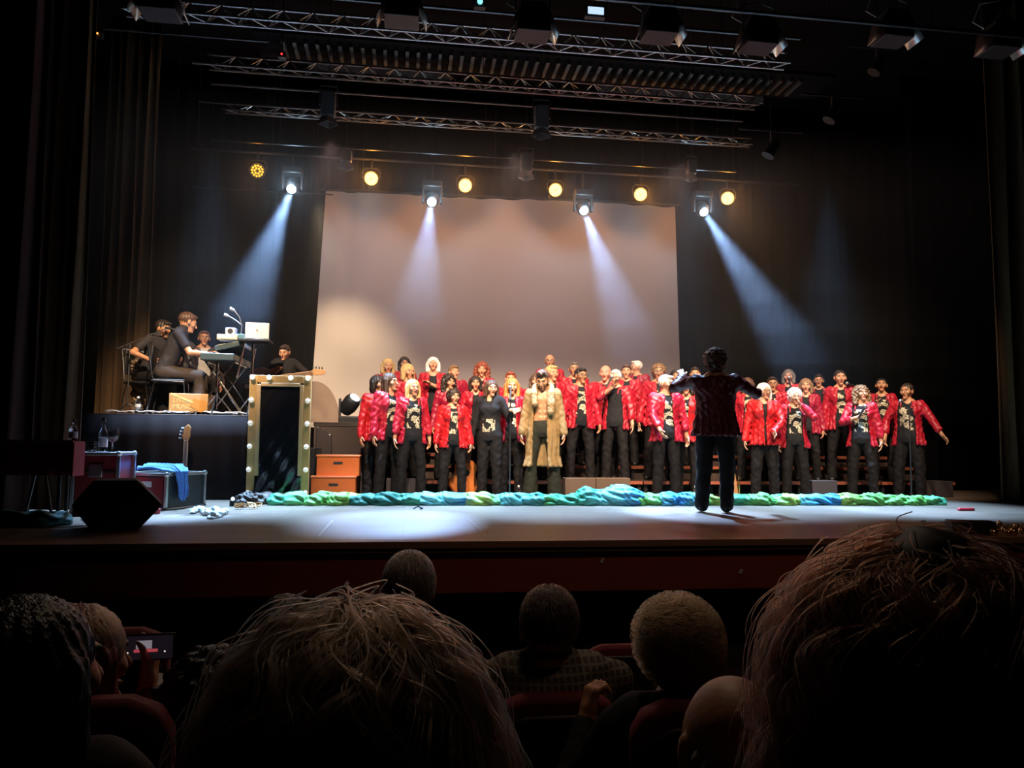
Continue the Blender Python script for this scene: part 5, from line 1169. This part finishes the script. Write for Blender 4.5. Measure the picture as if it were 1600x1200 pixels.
# printed wooden crate-drum
xl, xr = xa(261, 10.45), xa(322, 10.45); hb = at(290, 613, 10.45).z-PZ-.06
t = thing('box_drum', 'light wooden box printed with LIVE MUSIC and a guitar', 'box', ((xl+xr)/2, 10.6, PZ+.045)); w = xr-xl
MB().box((0, 0, hb/2), (w, .3, hb)).build('body', mat('light_wood', (.52, .33, .15), .5, 0, .15, 3, stretch=(1, 1, 8)), t, .008)
for (tx, z_, s_) in (('LIVE', hb*.50, .085), ('MUSIC', hb*.16, .085)):
    c = bpy.data.curves.new('lettering', 'FONT'); c.body = tx; c.size = s_; c.extrude = .001; o = bpy.data.objects.new('lettering', c); COL.objects.link(o); me_ = bpy.data.meshes.new_from_object(o.evaluated_get(bpy.context.evaluated_depsgraph_get())); bpy.data.objects.remove(o); o = bpy.data.objects.new('lettering', me_); COL.objects.link(o); me_.materials.clear(); me_.materials.append(mat('print_yellow', (.75, .60, .25), .6)); o.parent = t; o.location = (-w/2+.05, -.153, z_); o.rotation_euler = (PI/2, 0, 0)
gp = MB().prism([(q_[0]*.42*1.0, 0, q_[1]*.42) for q_ in gb], (0, 0, 0), (0, .003, 0)).build('guitar_print', mat('print_orange', (.55, .26, .06), .5), t); gp.location = (w/2-.015, -.156, hb*.22); gp.rotation_euler = (0, math.radians(-68), 0)
gp2 = MB().box((0, 0, .33), (.022, .003, .30)).build('guitar_neck_print', mat('print_yellow', (.75, .60, .25), .6), gp)
for sx in (-1, 1): MB().box((sx*(w/2-.05), 0, -.022), (.05, .25, .045)).build('foot', M_BLACK, t)
# boom microphone stand at the far left
x = xa(196, 11.0); t = thing('boom_microphone_stand', 'boom microphone stand left of the band', 'microphone stand', (x, 11.0, PZ))
MB().bar((0, 0, .12), (0, 0, at(196, 538, 11).z-PZ), .011).build('pole', M_DSTEEL, t)
zb_ = at(196, 538, 11).z-PZ; MB().bar((-.16, 0, zb_-.06), (.52, 0, zb_+.26), .008).build('boom_arm', M_TRUSS, t); m_ = MB().bar((.44, 0, zb_+.25), (.56, 0, zb_+.22), .013, 10, .018).build('microphone', M_BLACK, t)
MB().ball((.575, 0, zb_+.215), .024, 10).build('grille', M_MIC, m_)
for a_ in (.4, 2.5, 4.6): MB().bar((0, 0, .16), (.3*math.cos(a_), .3*math.sin(a_), .01), .009).build('leg', M_DSTEEL, t)
# water bottle and cable tangle
t = thing('water_bottle', 'clear plastic water bottle with white label on platform edge', 'bottle', (xa(213, 10.4), 10.4, PZ))
MB().lathe([(.001, 0), (.034, 0), (.036, .08), (.033, .15), (.014, .19), (.014, .21)], n=16).build('bottle_body', M_GLASS, t); MB().lathe([(.0355, .06), (.0355, .13)], n=16).build('label', M_WHITE, t); MB().lathe([(.016, .205), (.016, .23), (.001, .23)], n=12).build('cap', M_WHITE, t)
rs = np.random.RandomState(5)
for k, (px, lb) in enumerate([(190, 'white cable coil at the platform\'s left end'), (232, 'grey cable loops beside the water bottle'), (275, 'pale cable running under the wooden box'), (345, 'pale cable tangle under the keyboard stand'), (372, 'grey cable loops beside the mirror frame\'s top left')]):
    c = at(px, 646, 10.38); c.z = PZ+.012; pts = [c+Vector((.13*math.cos(a_+k)+.03*rs.randn(), .09*math.sin(a_*1.3+k), .012+.02*abs(math.sin(a_*2)))) for a_ in np.linspace(0, 7, 22)]
    tag(MB().tube([q_-c for q_ in pts], .007, 6).build('cable', mat('cable_pale', (.55, .5, .46), .5)), lb, 'cable').location = c
# music desk of the guitarist side
t = thing('guitar_amplifier', 'dark amplifier behind the mirror frame\'s top left corner', 'amplifier', (xa(405, 11.4), 11.5, PZ)); MB().box((0, 0, .26), (.5, .28, .5)).build('cabinet', mat('amp_brown', (.07, .06, .045), .7), t, .01); MB().box((0, -.142, .22), (.44, .006, .36)).build('grille', M_DSTEEL, t); MB().box((0, -.142, .45), (.44, .006, .06)).build('control_panel', M_STEEL, t)
# drum-like stool behind
# ------------------------------------------------------------------ audience in the dark
def seat(px, py, Y, labl, w=.50, z=None, rz=0):
    p = at(px, py, Y); t = thing('theatre_seat', labl, 'seat', (p.x, Y, 0), rz); zt_ = p.z; zf = zt_-.86
    t.location.z = zf
    prof = [(-w/2, 0, .42), (w/2, 0, .42), (w/2, 0, .80), (w/2-.03, 0, .85), (w/2-.09, 0, .872), (-w/2+.09, 0, .872), (-w/2+.03, 0, .85), (-w/2, 0, .80)]
    MB().prism(prof, (0, .0, 0), (0, .07, 0)).build('backrest', M_SEAT, t, .02)
    MB().prism([(q[0]*.96, 0, .40+(q[2]-.42)*.93) for q in prof], (0, -.022, 0), (0, -.002, 0)).build('back_shell', mat('seat_shell', (.012, .008, .009), .5), t, .008)
    MB().box((0, .27, .44), (w-.06, .42, .09)).build('seat_cushion', M_SEAT, t, .03)
    for sx in (-1, 1):
        MB().box((sx*(w/2+.005), .24, .62), (.045, .36, .035)).build('armrest', M_BLACK, t, .01); MB().box((sx*(w/2), .24, .30), (.035, .30, .60)).build('side_panel', M_BLACK, t, .01)
    return t
def audience(label, px, top, Y, W_px, hc, hair='short', rz=PI, name='person', **kw):
    p = at(px, top, Y); H = kw.pop('H', 1.72); jac = kw.pop('jacket', None)
    sc = H/1.70; hh = .48; lean = kw.pop('lean', -.04)
    # seated height with straight back: pelvis .56 + .545 + .005 + .105 + .12
    topz = (hh+.08+.545+.23)*sc; zb = p.z-topz
    return seated(label, px, top, Y, rz, zb=zb, zseat=.46, H=H, sex=kw.pop('sex', 'm'), hair=hair, hc=hc, lean=lean, jacket=jac, kf=-.42, shoes=False, **kw)
DK = (.02, .018, .017)
def lap(s): return (s*.16, -.32, .70, (s*.9, .3, -.5))
ad_ = audience('spectator in checked shirt, back to us, below the conductor\'s stage centre', 855, 905, 2.62, 0, 'dark', 'short', shirt='plain', scol=(.10, .085, .065), a=lap(-1), b=lap(1), H=1.80, g=1.22, mouth=0, sink=.03, smat=check_mat('checked_cotton', (.05, .042, .034), (.16, .14, .11)))
af_ = audience('balding spectator with grey-tinged short hair, left of the checked shirt man', 640, 866, 3.0, 0, 'pepper', 'short', shirt='plain', scol=DK, a=lap(-1), b=lap(1), H=1.82, mouth=0)
audience('spectator with dark hair peeking out behind the big foreground hair', 447, 930, 2.9, 0, 'dark', 'short', shirt='plain', scol=DK, a=lap(-1), b=lap(1), H=1.74, mouth=0)
ae_ = audience('spectator with curly light brown hair leaning left, hand by the chin', 1055, 947, 2.05, 0, 'lightbrown', 'afro', sex='f', shirt='long', scol=(.012, .012, .014), hy=8, hp=-8, b=(.20, -.20, .98, (.6, .1, -1), (-.25, -.2, .9)), a=lap(-1), H=1.66, g=1.12, mouth=0, curl=1.3, rz=PI+.05)
ap_ = rp_, hp_, sp_ = audience('spectator with fair hair in red sweater holding up a phone', 128, 950, 1.9, 0, 'red', 'bob', sex='f', shirt='long', scol=(.30, .012, .014), hy=-35, a=(-.04, -.36, 1.04, (-.7, .1, -.9), (0, -.2, .8)), b=lap(1), H=1.64, mouth=0, rz=PI-.02)
audience('dark-haired spectator at the lower left edge, face edge lit', 55, 935, 1.35, 0, 'black', 'long', sex='f', shirt='long', scol=(.02, .012, .014), hy=-30, a=lap(-1), b=lap(1), H=1.66, mouth=0)
audience('spectator with thin pale hair, lower right beside the big dark curls', 1135, 1050, 1.28, 0, 'grey', 'bald', sex='m', skin='fair', shirt='plain', scol=DK, a=lap(-1), b=lap(1), H=1.70, mouth=0)
audience('curly dark-haired spectator low between phone holder and big hair', 335, 1020, 2.0, 0, 'black', 'curly', sex='f', shirt='plain', scol=DK, a=lap(-1), b=lap(1), H=1.6, mouth=0)
# seats
seat(872, 1095, 2.40, 'red theatre seat behind the checked shirt spectator', .40)
seat(1145, 1105, 1.86, 'dark theatre seat of the leaning curly-haired spectator', .5)
seat(65, 1110, 1.72, 'red theatre seat with dark back, below the phone holder')
seat(137, 992, 2.75, 'red theatre seat in a front row, behind the lit phone')
seat(985, 1012, 4.3, 'red theatre seat in the front row, dim, right of checked shirt', .5)
seat(640, 1040, 2.78, 'theatre seat of the balding spectator', .5); seat(450, 1080, 2.66, 'theatre seat of the spectator behind the big hair', .5)
# phone
bpy.context.view_layer.update(); p = rp_.matrix_world @ (Vector(hp_['a'])*sp_) + Vector((-.01, -.015, .03)); t = thing('smartphone', 'smartphone with lit screen filming the stage, held up', 'phone', p, math.radians(6))
MB().box((0, .006, 0), (.148, .008, .072)).build('case', M_BLACK, t, .003)
MB().box((0, .0012, 0), (.136, .001, .062)).build('display', emit_mat('display_dark', (.01, .008, .012), .6), t)
MB().box((-.005, .0003, .008), (.040, .0008, .022)).build('cloth_image', emit_mat('display_cloth', (.30, .26, .30), .6), t)
MB().box((.0, .0002, -.008), (.060, .0008, .008)).build('choir_image', emit_mat('display_red', (.5, .06, .08), .7), t)
for dx in (-.045, .048): MB().ball((dx, .0, -.012), .0022, 8, (1, .4, 1)).build('highlight_image', emit_mat('display_dot', (.9, .85, .75), 1), t)
# programme sheet
p = at(262, 1067, 2.4); o = tag(MB().box((0, 0, 0), (.08, .06, .003), Euler((.6, .2, .2)).to_matrix()).build('paper_programme', M_WHITE), 'small white paper right of the dim red seat', 'paper'); o.location = p

# close foreground heads with real strands
def strand_mat(name, col, rough=.38):
    m = bpy.data.materials.new(name); m.use_nodes = True; b = m.node_tree.nodes['Principled BSDF']
    b.inputs['Base Color'].default_value = (*col, 1); b.inputs['Roughness'].default_value = rough; return m
def fibre_mat(name, col):
    m = bpy.data.materials.new(name); m.use_nodes = True; nt = m.node_tree; nt.nodes.remove(nt.nodes['Principled BSDF'])
    h = nt.nodes.new('ShaderNodeBsdfHairPrincipled'); h.model = 'CHIANG'; h.parametrization = 'COLOR'
    h.inputs['Color'].default_value = (*col, 1); h.inputs['Roughness'].default_value = .35
    nt.links.new(h.outputs[0], nt.nodes['Material Output'].inputs['Surface']); return m
def strands(name, n, gen_fn, rad, m, parent, npts=14):
    hc_ = bpy.data.hair_curves.new(name); hc_.add_curves([npts]*n)
    P = np.zeros((n, npts, 3), dtype=np.float32)
    for i in range(n): P[i] = gen_fn(i, npts)
    hc_.points.foreach_set('position', P.reshape(-1))
    r_ = hc_.attributes.get('radius') or hc_.attributes.new('radius', 'FLOAT', 'POINT')
    r_.data.foreach_set('value', np.tile(np.linspace(rad, rad*.5, npts), n).astype(np.float32))
    hc_.materials.append(m); o = bpy.data.objects.new(name, hc_); COL.objects.link(o); o.parent = parent; return o
def big_head(label, px, top, Y, w_, col, seed, curl_a, zd, dirf, ns, bun=None, wf=1.0, rad=.0007):
    """head from behind: w_ = hair half width (m)"""
    p = at(px, top, Y); sc = 1.0; C = V(0, 0, 0); root = thing('person', label, 'person', (p.x, Y, p.z-w_*1.12-.036))
    # continuous skin: head, neck, shoulders
    P = [ell((0, 0, 0), (.075, .092, .10)), cone((0, -.0, -.06), (0, .02, -.12), .055, .045, .03), cone((0, 0, -.1), (0, .0, -.20), .052, .058, .03), cone((-.17, 0, -.27), (.17, 0, -.27), .07, .07, .05), cone((0, 0, -.22), (0, 0, -.65), .14, .15, .05),
         cone((-.18, 0, -.27), (-.22, .05, -.55), .05, .045, .03), cone((.18, 0, -.27), (.22, .05, -.55), .05, .045, .03)]
    v, q = sdf_mesh(P, .012); cl = np.ones((len(v), 4)); cl[:, :3] = SKINS['tan']; np_mesh('body', v, q, M_SKIN, root, cl)
    P = [cone((-.18, 0, -.29), (.18, 0, -.29), .085, .085, .05), cone((0, 0, -.28), (0, 0, -.66), .17, .18, .05), cone((-.19, 0, -.29), (-.23, .05, -.56), .065, .06, .03), cone((.19, 0, -.29), (.23, .05, -.56), .065, .06, .03)]
    v, q = sdf_mesh(P, .014); cl = np.ones((len(v), 4)); cl[:, :3] = (.012, .011, .012); cl[:, 3] = 0; np_mesh('shirt', v, q, M_PRINT, root, cl)
    rs = np.random.RandomState(seed); ph = rs.uniform(0, 6, 8)
    P = [ell((0, 0, .01), (w_*.92, w_*.98, w_*1.02)), cone((-w_*.4, -.02, -.05), (-w_*wf*.66, -.02, zd), w_*.48, w_*.42, .05), cone((w_*.4, -.02, -.05), (w_*wf*.66, -.02, zd), w_*.48, w_*.42, .05), cone((0, -.04, -.05), (0, -.05, zd), w_*.6, w_*.6, .05)]
    if bun: P.append(ell(bun[:3], (bun[3],)*3, .02))
    v, q = sdf_mesh(P, .009, disp=lambda X, Y_, Z: .008*np.sin(40*X+ph[0]+2*np.sin(Z*22))*np.sin(34*Z+ph[1])+.003*np.sin(140*X+60*Z))
    m = strand_mat('hair_base_%d' % seed, [c*.6 for c in col], .6); np_mesh('hair', v, q, m, root)
    ms = fibre_mat('hair_strand_%d' % seed, [min(1, c*2.4) for c in col])
    # strands grow over the cap from the crown downwards
    vv = v; zmin, zmax = zd, v[:, 2].max()
    clumps = rs.uniform(0, 1, (260, 8))
    def gen_fn(i, npts):
        c_ = clumps[rs.randint(len(clumps))] if rs.rand() < .92 else rs.uniform(0, 1, 8)
        th = (c_[0]*2-1)*PI+rs.normal(0, .075); ph_ = (c_[1]*.5)**.8+rs.normal(0, .03)
        out = np.zeros((npts, 3)); a0 = c_[2]*6; f0 = 2+c_[3]*2.5+rs.normal(0, .06); am = curl_a*(.5+c_[4]); lift = (c_[5]-.25)*.030+rs.uniform(-.004, .006)+(.016 if rs.rand() < .05 else 0); L_ = (.55+.45*c_[6])*rs.uniform(.92, 1.05)
        for k in range(npts):
            s = k/(npts-1)*L_; pol = ph_+s*2.3
            if pol < PI/2+.0:
                x = math.sin(pol)*math.cos(th)*w_*.95; y = math.sin(pol)*math.sin(th)*w_; z = math.cos(pol)*w_*1.04
            else:
                dd = pol-PI/2; x = math.cos(th)*w_*(.95+(wf-.8)*.35*dd); y = math.sin(th)*w_; z = -dd*w_*1.25
            n_ = nrm(V(x, y, max(z, 0)))
            wob = am*math.sin(f0*s*6+a0); wob2 = am*math.cos(f0*s*5+a0*1.7)
            out[k] = V(x, y, z+.01)+n_*(lift+.5*wob2)+V(-math.sin(th), math.cos(th), 0)*wob+dirf*V(.02*s*s, 0, 0)
        return out
    strands('hair_strands', ns, gen_fn, rad, ms, root, 16)
    return root
def head_fuzz(person_, n, length, curl_, col, seed, r=(.080, .098, .092), lift_=.12):
    root = person_[0]; C, Rh, sc = HEADS[root.name]; rs = np.random.RandomState(seed)
    def gf(i, npts):
        while True:
            d = nrm(rs.normal(0, 1, 3))
            if d[2] > -.55 and not (d[1] < -.35 and d[2] < .45): break
        base = V(0, .022, .036)+d*V(*r)*.97; t = nrm(V(0, .25, -1)-d*(V(0, .25, -1) @ d)+rs.normal(0, .30 if curl_ > .005 else .12, 3)); out = np.zeros((npts, 3)); a0 = rs.uniform(0, 6); L_ = length*rs.uniform(.6, 1.2)
        for k in range(npts):
            s = k/(npts-1); dn_ = nrm(d+t*min(L_*s/.09, 1.2)); q = V(0, .022, .036)+dn_*V(*r)*(.97+lift_*math.sin(s*2.6))-V(0, 0, max(0, L_*s-.11))+curl_*(np.cross(d, t)*math.sin(s*9+a0)+d*math.cos(s*9+a0)*.7)
            out[k] = (C+Rh @ (q*HS))*sc
        return out
    strands('hair_strands', n, gf, .0006, fibre_mat('fuzz_%d' % seed, col), root, 9)
head_fuzz(ad_, 3000, .030, .0006, (.035, .022, .015), 80)
head_fuzz(af_, 2500, .028, .0006, (.11, .085, .07), 81)
head_fuzz(ae_, 3500, .040, .013, (.32, .17, .075), 82, (.086, .098, .090), .30)
head_fuzz(ap_, 3500, .12, .004, (.42, .20, .11), 83, (.090, .100, .094), .08)
big_head('nearest spectator from behind with messy brown hair, lower centre-left', 556, 925, .78, .136, (.050, .028, .016), 70, .013, -.30, 1, 6000, wf=1.25)
big_head('spectator with huge dark reddish curls filling the lower right', 1435, 822, .82, .157, (.026, .008, .004), 71, .020, -.34, -1, 6000, bun=(.0, -.02, .165, .05), wf=1.15)
for i, (px, py, Y, w_) in enumerate([(140, 1160, .9, .10)]):
    pass

# ------------------------------------------------------------------ theatrical haze, thinner towards the floor
def haze_mat(dn):
    hm = bpy.data.materials.new('stage_haze'); hm.use_nodes = True; nt = hm.node_tree; nt.nodes.remove(nt.nodes['Principled BSDF'])
    vs = nt.nodes.new('ShaderNodeVolumeScatter'); vs.inputs['Density'].default_value = dn; vs.inputs['Anisotropy'].default_value = .25; vs.inputs['Color'].default_value = (.9, .95, 1, 1)
    nt.links.new(vs.outputs[0], nt.nodes['Material Output'].inputs['Volume']); return hm
for za, zb_, dn, w_ in [(4.3, 5.45, .036, 'top'), (3.6, 4.3, .030, 'upper'), (3.0, 3.6, .024, 'upper middle'), (2.45, 3.0, .018, 'middle'), (1.95, 2.45, .012, 'lower middle'), (1.5, 1.95, .0075, 'lower'), (1.1, 1.5, .003, 'bottom')]:
    hz_ = MB().box((1.3, 12.1, (za+zb_)/2), (20, 3.6, zb_-za-.002)).build('stage_haze', haze_mat(dn)); hz_['kind'] = 'stuff'; hz_['label'] = '%s layer of thin theatrical haze over the upstage area' % w_
    hz_['category'] = 'haze'; hz_.display_type = 'WIRE'
